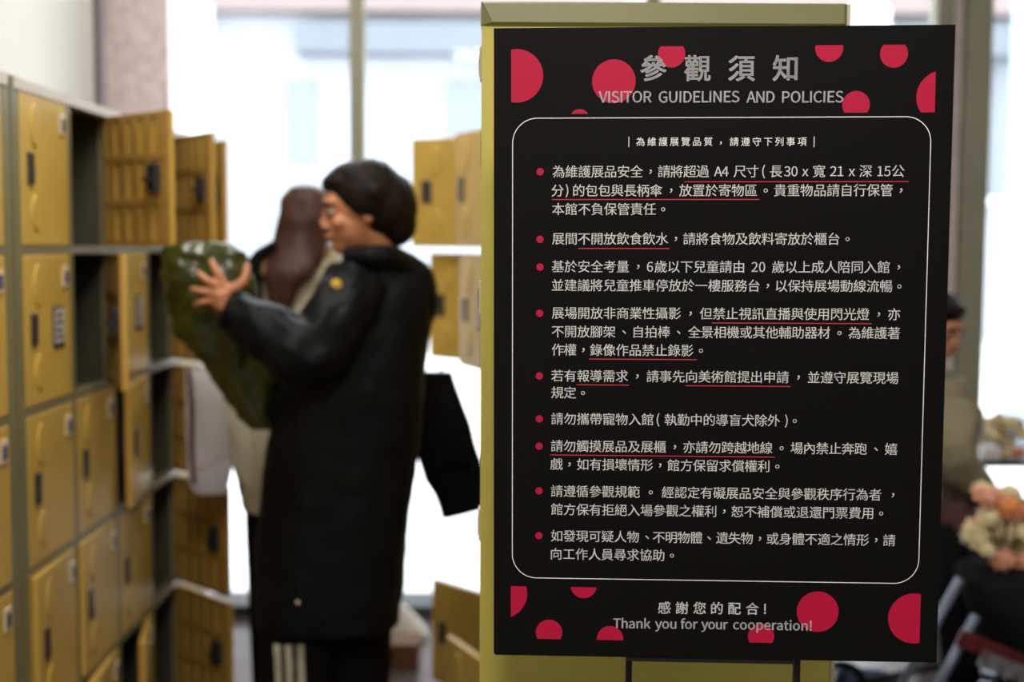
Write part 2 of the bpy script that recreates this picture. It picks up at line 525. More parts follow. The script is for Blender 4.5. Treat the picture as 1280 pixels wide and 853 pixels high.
def locker_bank(name, x_front, y0, ncol, side, angles, cards, label, end_material='carcass'):
    """side=+1: doors look to +x, side=-1: doors look to -x (built turned by 180 degrees)"""
    L = ncol * PITCH
    root = empty(name, (x_front, y0, 0), label, 'lockers', 'grey-beige coin locker banks')
    if side < 0:
        root.location = (x_front, y0 + L + 0.06, 0)
        root.rotation_euler = (0, 0, PI)
    # local coordinates: front plane x = 0, cabinet behind it, y from 0 to L + .06
    fr, ce = bmesh.new(), bmesh.new()
    Y1 = L + 0.06
    pst = 0.013
    for c in range(ncol + 1):
        yc = 0.03 + c * PITCH
        box(fr, (-0.03, yc - pst, 0), (0, yc + pst, 1.79))
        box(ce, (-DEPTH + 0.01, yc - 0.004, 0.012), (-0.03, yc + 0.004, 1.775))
    box(fr, (-0.03, 0, 0), (0, 0.03 - pst, 1.79))
    box(fr, (-0.03, Y1 - 0.03 + pst, 0), (0, Y1, 1.79))
    for z in ROWZ[:4]:
        for c in range(ncol):
            y = 0.03 + c * PITCH
            box(fr, (-0.028, y + pst, z - 0.010), (-0.001, y + PITCH - pst, z + 0.010))
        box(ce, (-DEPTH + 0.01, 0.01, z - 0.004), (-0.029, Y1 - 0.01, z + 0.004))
    box(fr, (-0.028, 0.03, 0), (-0.001, Y1 - 0.03, 0.012))
    place('front_frame', to_mesh(fr, 'carcass'), root)
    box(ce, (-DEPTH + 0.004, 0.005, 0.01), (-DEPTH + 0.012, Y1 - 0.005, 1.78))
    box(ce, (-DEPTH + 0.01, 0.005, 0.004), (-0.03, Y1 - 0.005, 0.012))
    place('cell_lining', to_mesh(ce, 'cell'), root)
    place('top_rail', to_mesh(box(bmesh.new(), (-0.027, 0.012, 1.764), (0.003, Y1 - 0.012, 1.788), 0.001), 'rail_sheen'), root)
    place('back_panel', to_mesh(box(bmesh.new(), (-DEPTH, 0.001, 0), (-DEPTH + 0.003, Y1 - 0.001, 1.79)), 'carcass'), root)
    place('top_panel', to_mesh(box(bmesh.new(), (-DEPTH + 0.003, 0, 1.779), (-0.03, Y1, 1.79)), 'rail_sheen'), root)
    for yy in (0, Y1 - 0.003):
        place('side_panel', to_mesh(box(bmesh.new(), (-DEPTH + 0.003, yy, 0), (-0.03, yy + 0.003, 1.779)), end_material), root)
    for c in range(ncol):
        for r in range(5):
            a = angles.get((c, r), 0)
            y = 0.03 + (c + 1) * PITCH - pst - 0.0015
            z = ROWZ[r] + 0.010
            d = place('locker_door', DM[0], root, (0.001, y, z), math.radians(a))
            o = place('lock', DM[2], d)
            place('number_plate', DM[5], d)
            place('number_window', DM[6], d)
            if a > 2:
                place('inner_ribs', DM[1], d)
                place('latch', DM[4], d)
            if (c, r) in cards: place('label_card', DM[7], d)
    return root


# left banks (column 0 starts at the near end)
left_far = locker_bank('locker_bank', -1.05, 2.73, 5, +1,
                       {(1, 0): 48, (3, 0): 38, (4, 0): 31, (1, 1): 24, (3, 1): 44, (2, 2): 7, (3, 2): 45, (3, 3): 45, (3, 4): 46,
                        (0, 3): 3, (1, 3): 1.5, (2, 4): 12, (1, 4): 5, (0, 4): 2.5},
                       {(0, 1), (2, 1)}, 'long bank of beige lockers at the left with many doors standing open')
left_near = locker_bank('locker_bank', -1.05, 1.36 + 0.66 - 0.009, 2, +1, {}, {(1, 1), (0, 1)},
                        'beige locker bank cut off by the left picture edge, all doors shut')
YB0 = 1.9
n_right = 8
# right bank: turned by 180 degrees, its local column 0 is the far end; column index from the near end = 7 - c
R_ANG = {}
for (near, r, a) in ((6, 0, 62), (5, 0, 24), (6, 1, 45), (5, 1, 21), (6, 4, 43), (4, 4, 26)):
    R_ANG[(7 - near, r)] = a
right_bank = locker_bank('locker_bank', -0.04, YB0, n_right, -1, R_ANG, {(7 - 6, 1), (7 - 5, 1), (7 - 4, 1)},
                         'locker bank behind the black sign, its olive end panel facing us', 'panel')
# end panel with its mitred top cap (world coordinates -> local of the turned root)
inv = (Matrix.Translation((-0.04, YB0 + n_right * PITCH + 0.06, 0)) @ Matrix.Rotation(PI, 4, 'Z')).inverted()


def right_part(name, bm, m, label=None):
    bmesh.ops.transform(bm, matrix=inv, verts=bm.verts)
    o = place(name, to_mesh(bm, m), right_bank)
    if label: o['label'] = label
    return o


XA, XB_ = -0.0405, 0.494
right_part('end_panel', bx((XA, YB0 - 0.008, 0), (XB_ - 0.004, YB0 - 0.0005, 1.757), 0.0015), 'panel', 'olive end panel')
right_part('edge_strip', bx((XB_ - 0.0035, YB0 - 0.010, 0), (XB_ + 0.002, YB0 - 0.0005, 1.790), 0.001), 'panel_edge', 'light strip along the rear edge')
bm = bmesh.new()
x0, x1, z0, z1, yf, yb_ = XA - 0.001, XB_ - 0.0045, 1.757, 1.791, YB0 - 0.016, YB0 - 0.0005
back = [bm.verts.new(v) for v in ((x0, yb_, z0), (x1, yb_, z0), (x1, yb_, z1), (x0, yb_, z1))]
mid = [bm.verts.new(v) for v in ((x0, yf + 0.007, z0), (x1, yf + 0.007, z0), (x1, yf + 0.007, z1), (x0, yf + 0.007, z1))]
fro = [bm.verts.new(v) for v in ((x0 + 0.017, yf, z0 + 0.004), (x1 - 0.004, yf, z0 + 0.004), (x1 - 0.004, yf + 0.003, z1 - 0.003), (x0 + 0.003, yf + 0.003, z1 - 0.003))]
for a_, c_ in ((back, mid), (mid, fro)):
    for i in range(4):
        bm.faces.new((a_[i], a_[(i + 1) % 4], c_[(i + 1) % 4], c_[i]))
bm.faces.new(fro); bm.faces.new(back[::-1])
right_part('top_cap', bm, 'cap', 'folded olive cap over the end panel')

# ================================================================ THE SIGN
BO = Vector((-0.01723, 1.70673, 0.88133))
BR = (Matrix.Rotation(-0.05655, 3, 'Z') @ Matrix.Rotation(0.01032, 3, 'X') @ Matrix.Rotation(-0.00397, 3, 'Y'))
BW, BH = 0.594, 0.8402
BN = BR @ Vector((0, -1, 0))
BU, BV = BR @ Vector((1, 0, 0)), BR @ Vector((0, 0, 1))


def uv(px, py):
    d = cam_rot @ Vector(((px - 640) / FPX, -(py - 426.5) / FPX, -1))
    t = (BO - CAM).dot(BN) / d.dot(BN)
    q = CAM + d * t - BO
    return q.dot(BU), q.dot(BV)


# board-local coordinates: (u, out, v) -> x = u, y = -out, z = v
sign = empty('notice_board', BO, 'large black notice board with white writing and crimson dots, in front of the olive panel', 'sign')
sign.rotation_euler = BR.to_euler()


def bpart(name, me, label=None, parent=None):
    o = bpy.data.objects.new(name, me)
    o.parent = parent or sign
    COL.objects.link(o)
    if label: o['label'] = label
    return o


bm = bmesh.new()
T = 0.005
rc = 0.004
outl = []
for (cx, cy, a0) in ((rc, rc, PI), (BW - 0.0005, 0.0005, None), (BW - 0.0005, BH - 0.0005, None), (0.0005, BH - 0.0005, None)):
    if a0 is None: outl.append((cx, cy))
    else:
        for i in range(7): outl.append((cx + rc * math.cos(a0 + i * PI / 12), cy + rc * math.sin(a0 + i * PI / 12)))
fv = [bm.verts.new((u, 0, v)) for u, v in outl]
mv = [bm.verts.new((u, 0.0006, v)) for u, v in outl]
bv = [bm.verts.new((u, T, v)) for u, v in outl]
n = len(outl)
for i in range(n):
    f = bm.faces.new((fv[i], fv[(i + 1) % n], mv[(i + 1) % n], mv[i])); f.material_index = 1
    f = bm.faces.new((mv[i], mv[(i + 1) % n], bv[(i + 1) % n], bv[i])); f.material_index = 1
bm.faces.new(fv)
f = bm.faces.new(bv[::-1]); f.material_index = 1
bpart('panel', to_mesh(bm, ['bblack', 'foam']), 'black printed foam board with a pale edge')

# --- printed dots, clipped to their bands
def clip(poly, axis, lim, keep_less):
    out = []
    for i in range(len(poly)):
        a, b2 = poly[i], poly[(i + 1) % len(poly)]
        ina = (a[axis] <= lim) if keep_less else (a[axis] >= lim)
        inb = (b2[axis] <= lim) if keep_less else (b2[axis] >= lim)
        if ina: out.append(a)
        if ina != inb:
            t = (lim - a[axis]) / (b2[axis] - a[axis])
            out.append((a[0] + t * (b2[0] - a[0]), a[1] + t * (b2[1] - a[1])))
    return out


def flat(poly, out):
    bm = bmesh.new()
    bm.faces.new([bm.verts.new((u, -out, v)) for u, v in poly])
    return bm


PXM = uv(641, 400)[0] - uv(640, 400)[0]
uL, uR = uv(639, 90)[0], uv(1169.5, 100)[0]
for band, (tp, bt) in (('top', (59.3, 142.7)), ('bottom', (733, 798.7))):
    vt, vb = uv(640, tp)[1], uv(660, bt)[1]
    dots = ([(646, 95, 33), (767.3, 101.7, 27.2), (839.5, 67.3, 17), (724.5, 149, 12.5), (1036.5, 59.8, 17.6), (1117.5, 67.3, 17.5), (1070, 131, 17.3), (1178.5, 121, 33.2)]
            if band == 'top' else
            [(626, 741.6, 33), (729.5, 732, 16.5), (686.3, 791, 16.5), (762.6, 799, 16.5), (951.3, 796, 16.4), (1022, 765, 26.2), (1142.5, 773.5, 32.5)])
    for (cx, cy, r) in dots:
        u0, v0 = uv(cx, cy)
        rr = (uv(cx + r, cy)[0] - uv(cx - r, cy)[0]) / 2
        poly = [(u0 + rr * math.cos(2 * PI * i / 64), v0 + rr * math.sin(2 * PI * i / 64)) for i in range(64)]
        for ax, lim, less in ((0, uL, False), (0, uR, True), (1, vt, True), (1, vb, False)):
            poly = clip(poly, ax, lim, less)
        if len(poly) > 2: bpart('printed_dot', to_mesh(flat(poly, 0.0002), 'red_ink'))

# --- thin rounded outline
ua, va = uv(640.8, 160)[0], uv(800, 147.3)[1]
ub, vb = uv(1163.3, 180)[0], uv(800, 724.7)[1]
bm = bmesh.new()
rad, wd = 0.0325, 0.0010
ro, ri = [], []
for (cx, cy, a0) in ((ub - rad, va - rad, 0), (ua + rad, va - rad, PI / 2), (ua + rad, vb + rad, PI), (ub - rad, vb + rad, 1.5 * PI)):
    for i in range(17):
        a = a0 + i * PI / 32
        ro.append((cx + (rad + wd / 2) * math.cos(a), cy + (rad + wd / 2) * math.sin(a)))
        ri.append((cx + (rad - wd / 2) * math.cos(a), cy + (rad - wd / 2) * math.sin(a)))
A = [bm.verts.new((u, -0.0003, v)) for u, v in ro]
B_ = [bm.verts.new((u, -0.0003, v)) for u, v in ri]
for i in range(len(A)):
    j = (i + 1) % len(A)
    bm.faces.new((A[i], A[j], B_[j], B_[i]))
bpart('border_line', to_mesh(bm, 'white_ink'), 'thin white rounded outline')

# --- writing
font = None
try:
    fp = os.path.join(bpy.utils.system_resource('DATAFILES'), 'fonts', 'Noto Sans CJK Regular.woff2')
    font = bpy.data.fonts.load(fp)
except Exception:
    font = None
_tc = bpy.data.curves.new('glyph', 'FONT')
_tc.size = 1.0
_tc.resolution_u = 3
_to = bpy.data.objects.new('glyph', _tc)
COL.objects.link(_to)


_tc.space_line = 4.0
RAW = {}


def load_glyphs(texts):
    """outlines of many short texts in one go, one text per line, told apart by height"""
    _tc.body = '\n'.join(texts)
    dg = bpy.context.evaluated_depsgraph_get()
    dg.update()
    me = bpy.data.meshes.new_from_object(_to.evaluated_get(dg))
    co = [v.co.copy() for v in me.vertices]
    buckets = {}
    for p in me.polygons:
        idx = tuple(p.vertices)
        k_ = round((0.35 * SP0 - co[idx[0]].y) / LINE_H)
        buckets.setdefault(k_, []).append(idx)
    for k_, t in enumerate(texts):
        if t in RAW: continue
        mp, vs, fs = {}, [], []
        for f in buckets.get(k_, []):
            for i in f:
                if i not in mp:
                    mp[i] = len(vs)
                    vs.append((co[i].x, co[i].y + k_ * LINE_H))
            fs.append(tuple(mp[i] for i in f))
        RAW[t] = (vs, fs)
    bpy.data.meshes.remove(me)


def _h(text):
    _tc.body = text
    dg = bpy.context.evaluated_depsgraph_get()
    dg.update()
    me = bpy.data.meshes.new_from_object(_to.evaluated_get(dg))
    ys_ = [v.co.y for v in me.vertices]
    xs_ = [v.co.x for v in me.vertices]
    bpy.data.meshes.remove(me)
    return min(ys_), max(ys_), min(xs_), max(xs_)


def calibrate():
    global LINE_H, SP0
    a_, b_ = _h('口'), _h('口\n口')
    LINE_H = a_[0] - b_[0]
    SP0 = a_[1] - a_[0]


calibrate()


def raw(text):
    if text not in RAW: load_glyphs([text])
    return RAW[text]


def ext(vs, ax): return min(v[ax] for v in vs), max(v[ax] for v in vs)


_all = sorted(set('為維護展品安全，請將超過尺寸長寬深公分的包包與長柄傘放置於寄物區。貴重自行保管本館不負責任間開飲食水及料櫃台基考量歲以下兒童由上成人陪同入並建議推車停一樓服務持場動線流暢非商業性攝影但禁止視訊直播使用閃光燈亦腳架、拍棒景相機或其他輔助器材著作權錄像若有報導需求事先向美術提出申遵守覽現規定勿攜帶寵執勤中盲犬除外觸摸跨越地內奔跑嬉戲如損壞情形方留求償利循參觀範經認礙秩序行者拒絕之恕補退還門票費發可疑不明體遺失身適工員尋協質列項須知感謝您配合國口'))
_lat = sorted(set('A4302115x6()VISITORGUIDELINESANDPOLICIESThankyouforyourcooperation!'))
load_glyphs(_all + ['口口'])                      # Blender's own fallback face draws the Chinese characters


from mathutils.geometry import delaunay_2d_cdt


def wound_fill(ch):
    """fill a glyph with overlapping outlines by winding number (Blender's own fill drops strokes of a few)"""
    _tc.fill_mode = 'NONE'
    _tc.body = ch
    dg = bpy.context.evaluated_depsgraph_get()
    dg.update()
    me = bpy.data.meshes.new_from_object(_to.evaluated_get(dg))
    vs = [v.co.to_2d() for v in me.vertices]
    es = [tuple(e.vertices) for e in me.edges]
    bpy.data.meshes.remove(me)
    _tc.fill_mode = 'BOTH'
    nxt = {}
    for a_, b_ in es:
        nxt.setdefault(a_, []).append(b_)
        nxt.setdefault(b_, []).append(a_)
    loops, seen = [], set()
    for st in sorted(nxt):
        if st in seen: continue
        lp, cur, prev = [], st, None
        nx = st + 1 if (st + 1) in nxt[st] else nxt[st][0]       # outline vertices are stored in drawing order
        while cur not in seen:
            seen.add(cur)
            lp.append(cur)
            prev, cur = cur, nx
            cand = [q for q in nxt[cur] if q != prev]
            nx = cand[0] if cand else prev
        loops.append(lp)
    r = delaunay_2d_cdt(vs, es, [], 0, 1e-5)
    V, F = r[0], r[2]
    out = []
    for f in F:
        c_ = sum((V[i] for i in f), Vector((0, 0))) / len(f)
        wn = 0
        for lp in loops:
            for i in range(len(lp)):
                p_, q_ = vs[lp[i]], vs[lp[(i + 1) % len(lp)]]
                if (p_.y <= c_.y) != (q_.y <= c_.y):
                    x_ = p_.x + (c_.y - p_.y) / (q_.y - p_.y) * (q_.x - p_.x)
                    if x_ > c_.x: wn += 1 if q_.y > p_.y else -1
        if wn: out.append(tuple(f))
    return [(v.x, v.y) for v in V], out


for _c in '童跑':
    _w = wound_fill(_c)
    if _w[1]: RAW[_c] = _w
EM = ext(raw('口口')[0], 0)[1] - ext(raw('口')[0], 0)[1]            # advance of one full-width glyph
if font:                                            # Blender's bundled face for the Latin letters, scaled to the same em
    _tc.font = font
    calibrate()
    _q = _h('口口')[3] - _h('口')[3]
    load_glyphs(_lat + [c + c for c in _lat])
    for _k in _lat + [c + c for c in _lat]:
        RAW[_k] = ([(x * EM / _q, y * EM / _q) for x, y in RAW[_k][0]], RAW[_k][1])
GC = {}


def glyph(ch, off):
    """glyph outline in em units; off > 0 thickens the strokes by overlaying shifted copies"""
    key = (ch, off)
    if key not in GC:
        if off:
            vs, fs, adv = glyph(ch, 0)
            V, F = [], []
            ks = [(-1, 0), (1, 0), (0, 0.8), (0, -0.8)] if off > 0.01 else [(-1, 0), (1, 0)]
            if off > 0.016: ks += [(-0.8, -0.7), (0.8, -0.7), (-0.8, 0.7), (0.8, 0.7)]
            for (a, b2) in ks:
                k0 = len(V)
                V += [(x + a * off, y + b2 * off) for x, y in vs]
                F += [tuple(i + k0 for i in f) for f in fs]
            GC[key] = (V, F, adv)
        else:
            vs, fs = raw(ch)
            if ord(ch) > 0x2E00: adv = EM
            else: adv = ext(raw(ch + ch)[0], 0)[1] - ext(vs, 0)[1]
            GC[key] = ([(x / EM, y / EM) for x, y in vs], fs, adv / EM)
    return GC[key]


def ink_mid():
    a, b2 = ext(glyph('國', 0)[0], 1)
    return (a + b2) / 2


MID = ink_mid()


def run(bm, text, px0, px1, py, em, off=0.0, out=0.0004, latin_mid=None):
    """lay a run of glyphs so that its ink spans px0..px1 on the board; py = px height of the line's middle"""
    u0, v0 = uv(px0, py)
    u1, _ = uv(px1, py)
    gl = [None if c == ' ' else glyph(c, off) for c in text]
    x, pos = 0.0, []
    for g in gl:
        pos.append(x)
        x += (g[2] if g else 0.30)
    first = ext(gl[0][0], 0)[0] * em
    last = pos[-1] * em + ext(gl[-1][0], 0)[1] * em
    gap = ((u1 - u0) - (last - first)) / max(1, len(gl) - 1)
    base = v0 - (MID if latin_mid is None else latin_mid) * em
    for i, g in enumerate(gl):
        if not g: continue
        ox = u0 - first + pos[i] * em + gap * i
        if len(gl) == 1: ox = (u0 + u1) / 2 - (ext(g[0], 0)[0] + ext(g[0], 0)[1]) / 2 * em
        vv = [bm.verts.new((ox + a * em, -out, base + b2 * em)) for a, b2 in g[0]]
        for f in g[1]:
            try: bm.faces.new([vv[k_] for k_ in f])
            except ValueError: pass


def mark(bm, ch, px, py, em, off=0.0):
    """full-width punctuation centred in the line as in the photograph"""
    g = glyph(ch, off)
    u0, v0 = uv(px, py)
    ax, bx_ = ext(g[0], 0)
    ay, by = ext(g[0], 1)
    vv = [bm.verts.new((u0 + (a - (ax + bx_) / 2) * em, -0.0004, v0 + (b2 - (ay + by) / 2) * em)) for a, b2 in g[0]]
    for f in g[1]:
        try: bm.faces.new([vv[k_] for k_ in f])
        except ValueError: pass


L_ = lambda z: 630 + z / 4.741
R_ = lambda z: 890 + z / 4.741
EMB = 16.25 * PXM
LINES = [
    (180, 166, 168, [('為維護展品安全', L_(287), L_(823)), ('，', L_(868)), ('請將超過', L_(912), L_(1215)), ('A4', R_(12), R_(98)), ('尺寸', R_(128), R_(275)), ('(', R_(306)),
                     ('長', R_(345), R_(415)), ('30', R_(427), R_(507)), ('x', R_(535), R_(570)), ('寬', R_(600), R_(668)), ('21', R_(700), R_(778)), ('x', R_(812), R_(845)), ('深', R_(875), R_(945)), ('15', R_(980), R_(1058)), ('公', R_(1068), R_(1138))]),
    (180, 278, 280, [('分', L_(285), L_(350)), (')', L_(373)), ('的包包與長柄傘', L_(410), L_(938)), ('，', L_(990)), ('放置於寄物區', L_(1038), R_(266)), ('。', R_(318)), ('貴重物品請自行保管', R_(368), R_(1070)), ('，', R_(1120))]),
    (180, 388, 388, [('本館不負保管責任', L_(285), L_(900)), ('。', L_(943))]),
    (180, 563, 567, [('展間不開放飲食飲水', L_(285), L_(973)), ('，', L_(1018)), ('請將食物及飲料寄放於櫃台', L_(1062), R_(755)), ('。', R_(803))]),
    (180, 728, 735, [('基於安全考量', L_(283), L_(740)), ('，', L_(795)), ('6', L_(848), L_(882)), ('歲以下兒童請由', L_(892), R_(190)), ('20', R_(234), R_(315)), ('歲以上成人陪同入館', R_(355), R_(1052)), ('，', R_(1106))]),
    (180, 839, 845, [('並建議將兒童推車停放於一樓服務台', L_(283), R_(282)), ('，', R_(330)), ('以保持展場動線流暢', R_(378), R_(1068)), ('。', R_(1110))]),
    (360, 150, 157, [('展場開放非商業性攝影', L_(283), L_(1048)), ('，', L_(1105)), ('但禁止視訊直播與使用閃光燈', L_(1160), R_(932)), ('，', R_(988)), ('亦', R_(1045), R_(1113))]),
    (360, 260, 267, [('不開放腳架', L_(283), L_(660)), ('、', L_(712)), ('自拍棒', L_(768), L_(985)), ('、', L_(1035)), ('全景相機或其他輔助器材', L_(1090), R_(700)), ('。', R_(755)), ('為維護著', R_(808), R_(1113))]),
    (360, 368, 370, [('作權', L_(283), L_(428)), ('，', L_(470)), ('錄像作品禁止錄影', L_(510), L_(1122)), ('。', L_(1167))]),
    (360, 522, 533, [('若有報導需求', L_(280), L_(735)), ('，', L_(790)), ('請事先向美術館提出申請', L_(845), R_(455)), ('，', R_(512)), ('並遵守展覽現場', R_(567), R_(1105))]),
    (360, 622, 622, [('規定', L_(280), L_(427)), ('。', L_(468))]),
    (360, 777, 783, [('請勿攜帶寵物入館', L_(280), L_(885)), ('(', L_(913)), ('執勤中的導盲犬除外', L_(952), R_(403)), (')', R_(440)), ('。', R_(490))]),
    (530, 132, 145, [('請勿觸摸展品及展櫃', L_(278), L_(960)), ('，', L_(1012)), ('亦請勿跨越地線', L_(1062), R_(358)), ('。', R_(412)), ('場內禁止奔跑', R_(465), R_(918)), ('、', R_(972)), ('嬉', R_(1027), R_(1096))]),
    (530, 240, 246, [('戲', L_(278), L_(345)), ('，', L_(388)), ('如有損壞情形', L_(432), L_(882)), ('，', L_(925)), ('館方保留求償權利', L_(968), R_(340)), ('。', R_(387))]),
    (530, 400, 414, [('請遵循參觀規範', L_(278), L_(805)), ('。', L_(870)), ('經認定有礙展品安全與參觀秩序行為者', L_(935), R_(1003)), ('，', R_(1072))]),
    (530, 508, 522, [('館方保有拒絕入場參觀之權利', L_(278), L_(1258)), ('，', R_(72)), ('恕不補償或退還門票費用', R_(115), R_(955)), ('。', R_(1002))]),
    (530, 665, 685, [('如發現可疑人物', L_(278), L_(800)), ('、', L_(848)), ('不明物體', L_(882), L_(1175)), ('、', L_(1215)), ('遺失物', L_(1257), R_(242)), ('，', R_(283)), ('或身體不適之情形', R_(324), R_(930)), ('，', R_(972)), ('請', R_(1017), R_(1083))]),
    (530, 772, 775, [('向工作人員尋求協助', L_(278), L_(950)), ('。', L_(995))]),
]
for (y0, za, zb, segs) in LINES:
    bm = bmesh.new()
    ya, yb2 = y0 + za / 4.741, y0 + zb / 4.741
    v_line = uv(690, ya)[1]
    v_right = uv(1125, yb2)[1]
    vm = v_line                                    # one straight baseline per line

    def ypx(px):                                    # pixel height whose board height is the line's
        lo, hi = 0.0, 853.0
        for _i in range(30):
            m_ = (lo + hi) / 2
            if uv(px, m_)[1] > vm: lo = m_
            else: hi = m_
        return lo
    for s in segs:
        yy = ypx(s[1])
        if len(s) == 2:
            mark(bm, s[0], s[1], yy, EMB, 0.004)
        else:
            run(bm, s[0], s[1], s[2], yy, EMB, 0.004)
    bpart('text_line', to_mesh(bm, 'white_ink'))
# heading, subtitle, footer
for ch, a, c in (('參', 801.5, 832), ('觀', 856.6, 887), ('須', 911.7, 942.6), ('知', 966.2, 996.5)):
    bm = bmesh.new()
    run(bm, ch, a, c, 86.2, 33.0 * PXM, 0.018)
    bpart('heading_character', to_mesh(bm, 'grey_ink'), 'large silver-grey heading character')
bm = bmesh.new()
run(bm, 'VISITOR', 748.4, 814.5, 121.3, 18.2 * PXM, 0.012, latin_mid=0.367)
run(bm, 'GUIDELINES', 823.3, 924.3, 121.3, 18.2 * PXM, 0.012, latin_mid=0.367)
run(bm, 'AND', 933, 968.3, 121.3, 18.2 * PXM, 0.012, latin_mid=0.367)
run(bm, 'POLICIES', 977.6, 1054.2, 121.3, 18.2 * PXM, 0.012, latin_mid=0.367)
bpart('heading', to_mesh(bm, 'grey_ink'), 'silver-grey English heading in capitals')
bm = bmesh.new()
ES = 11.5 * PXM
run(bm, '為維護展覽品質', 795.2, 890.6, 177.5, ES, 0.0)
mark(bm, '，', 901, 179, ES)
run(bm, '請遵守下列事項', 912.3, 1008.2, 177.5, ES, 0.0)
for px in (786, 1017.6):
    u0, v0 = uv(px, 177.5)
    h = 6.4 * PXM
    vs = [bm.verts.new((u0 + a * 0.00045, -0.0004, v0 + c * h)) for a, c in ((-1, -1), (1, -1), (1, 1), (-1, 1))]
    bm.faces.new(vs)
bpart('text_line', to_mesh(bm, 'white_ink'), 'small widely spaced subtitle between two bars')
bm = bmesh.new()
for ch, a, c in (('感', 822.5, 838.3), ('謝', 844.8, 860.2), ('您', 866.6, 882.3), ('的', 888.6, 903.6), ('配', 910, 926), ('合', 932.2, 948.6), ('!', 954.5, 957.8)):
    run(bm, ch, a, c, 760.2 + (a - 822) * 0.011, 17.0 * PXM, 0.012)
bpart('text_line', to_mesh(bm, 'white_ink'))
bm = bmesh.new()
for wd_, a, c in (('Thank', 766.5, 813.2), ('you', 818.8, 845.5), ('for', 850.8, 872), ('your', 876.6, 909.8), ('cooperation!', 916.3, 1014.8)):
    run(bm, wd_, a, c, 779.3 + (a - 766) * 0.011, 16.6 * PXM, 0.016, latin_mid=0.367)
bpart('text_line', to_mesh(bm, 'grey_ink'), 'silver-grey line of thanks in English')
# underlines and bullets
for (xa, xb, y) in ((L_(1068), R_(1165), 227.4), (L_(285), R_(280), 249.6), (L_(440), L_(980), 310.7), (L_(1232), R_(947), 403.9), (L_(503), L_(1143), 449.0),
                    (L_(430), L_(740), 481.2), (L_(1075), R_(465), 482.4), (L_(275), R_(372), 568.9)):
    u0, v0 = uv(xa, y)
    u1, _v = uv(xb, y)
    h = 0.00062
    bpart('underline', to_mesh(flat([(u0, v0 - h), (u1, v0 - h), (u1, v0 + h), (u0, v0 + h)], 0.0003), 'line_ink'))
for (x, y) in ((675.2, 214.8), (675, 299.3), (675, 334), (674.6, 391.8), (674.2, 470.2), (674.2, 523.8), (674, 558), (673.8, 613.8), (673.6, 669.9)):
    u0, v0 = uv(x, y)
    r = 4.6 * PXM
    bpart('bullet', to_mesh(flat([(u0 + r * math.cos(i * PI / 12), v0 + r * math.sin(i * PI / 12)) for i in range(24)], 0.0003), 'red_ink'))
bpy.data.objects.remove(_to)

# easel behind and under the board
ez = empty('sign_stand', (0.25, 1.75, 0), 'black steel stand carrying the notice board, two posts below it', 'stand')
pts = []
for px in (785.2, 990):
    p = P(px, 835, 1.735)
    bm = bmesh.new()
    box(bm, (p.x - 0.0042, 1.722 - 0.02 * (px > 800), 0.02), (p.x + 0.0042, 1.734 - 0.02 * (px > 800), 1.45), 0.001)
    world('post', bm, 'steel_black', ez)
    pts.append(p.x)
    world('foot', bx((p.x - 0.012, 1.55, 0), (p.x + 0.012, 1.87, 0.02), 0.003), 'steel_black', ez)
world('cross_bar', bx((pts[0], 1.727, 0.012), (pts[1], 1.739, 0.03), 0.002), 'steel_black', ez)
bm = bmesh.new()
lo_, hi_ = P(785.2, 822, 1.695), P(990, 826, 1.69)
mt = Matrix.Translation(BO) @ BR.to_4x4()
ul, ur = uv(783, 821)[0], uv(992, 825)[0]
box(bm, (ul, -0.004, -0.0042), (ur, 0.016, -0.0006), 0.0004, mtx=mt)
world('ledge', bm, 'steel_black', ez)

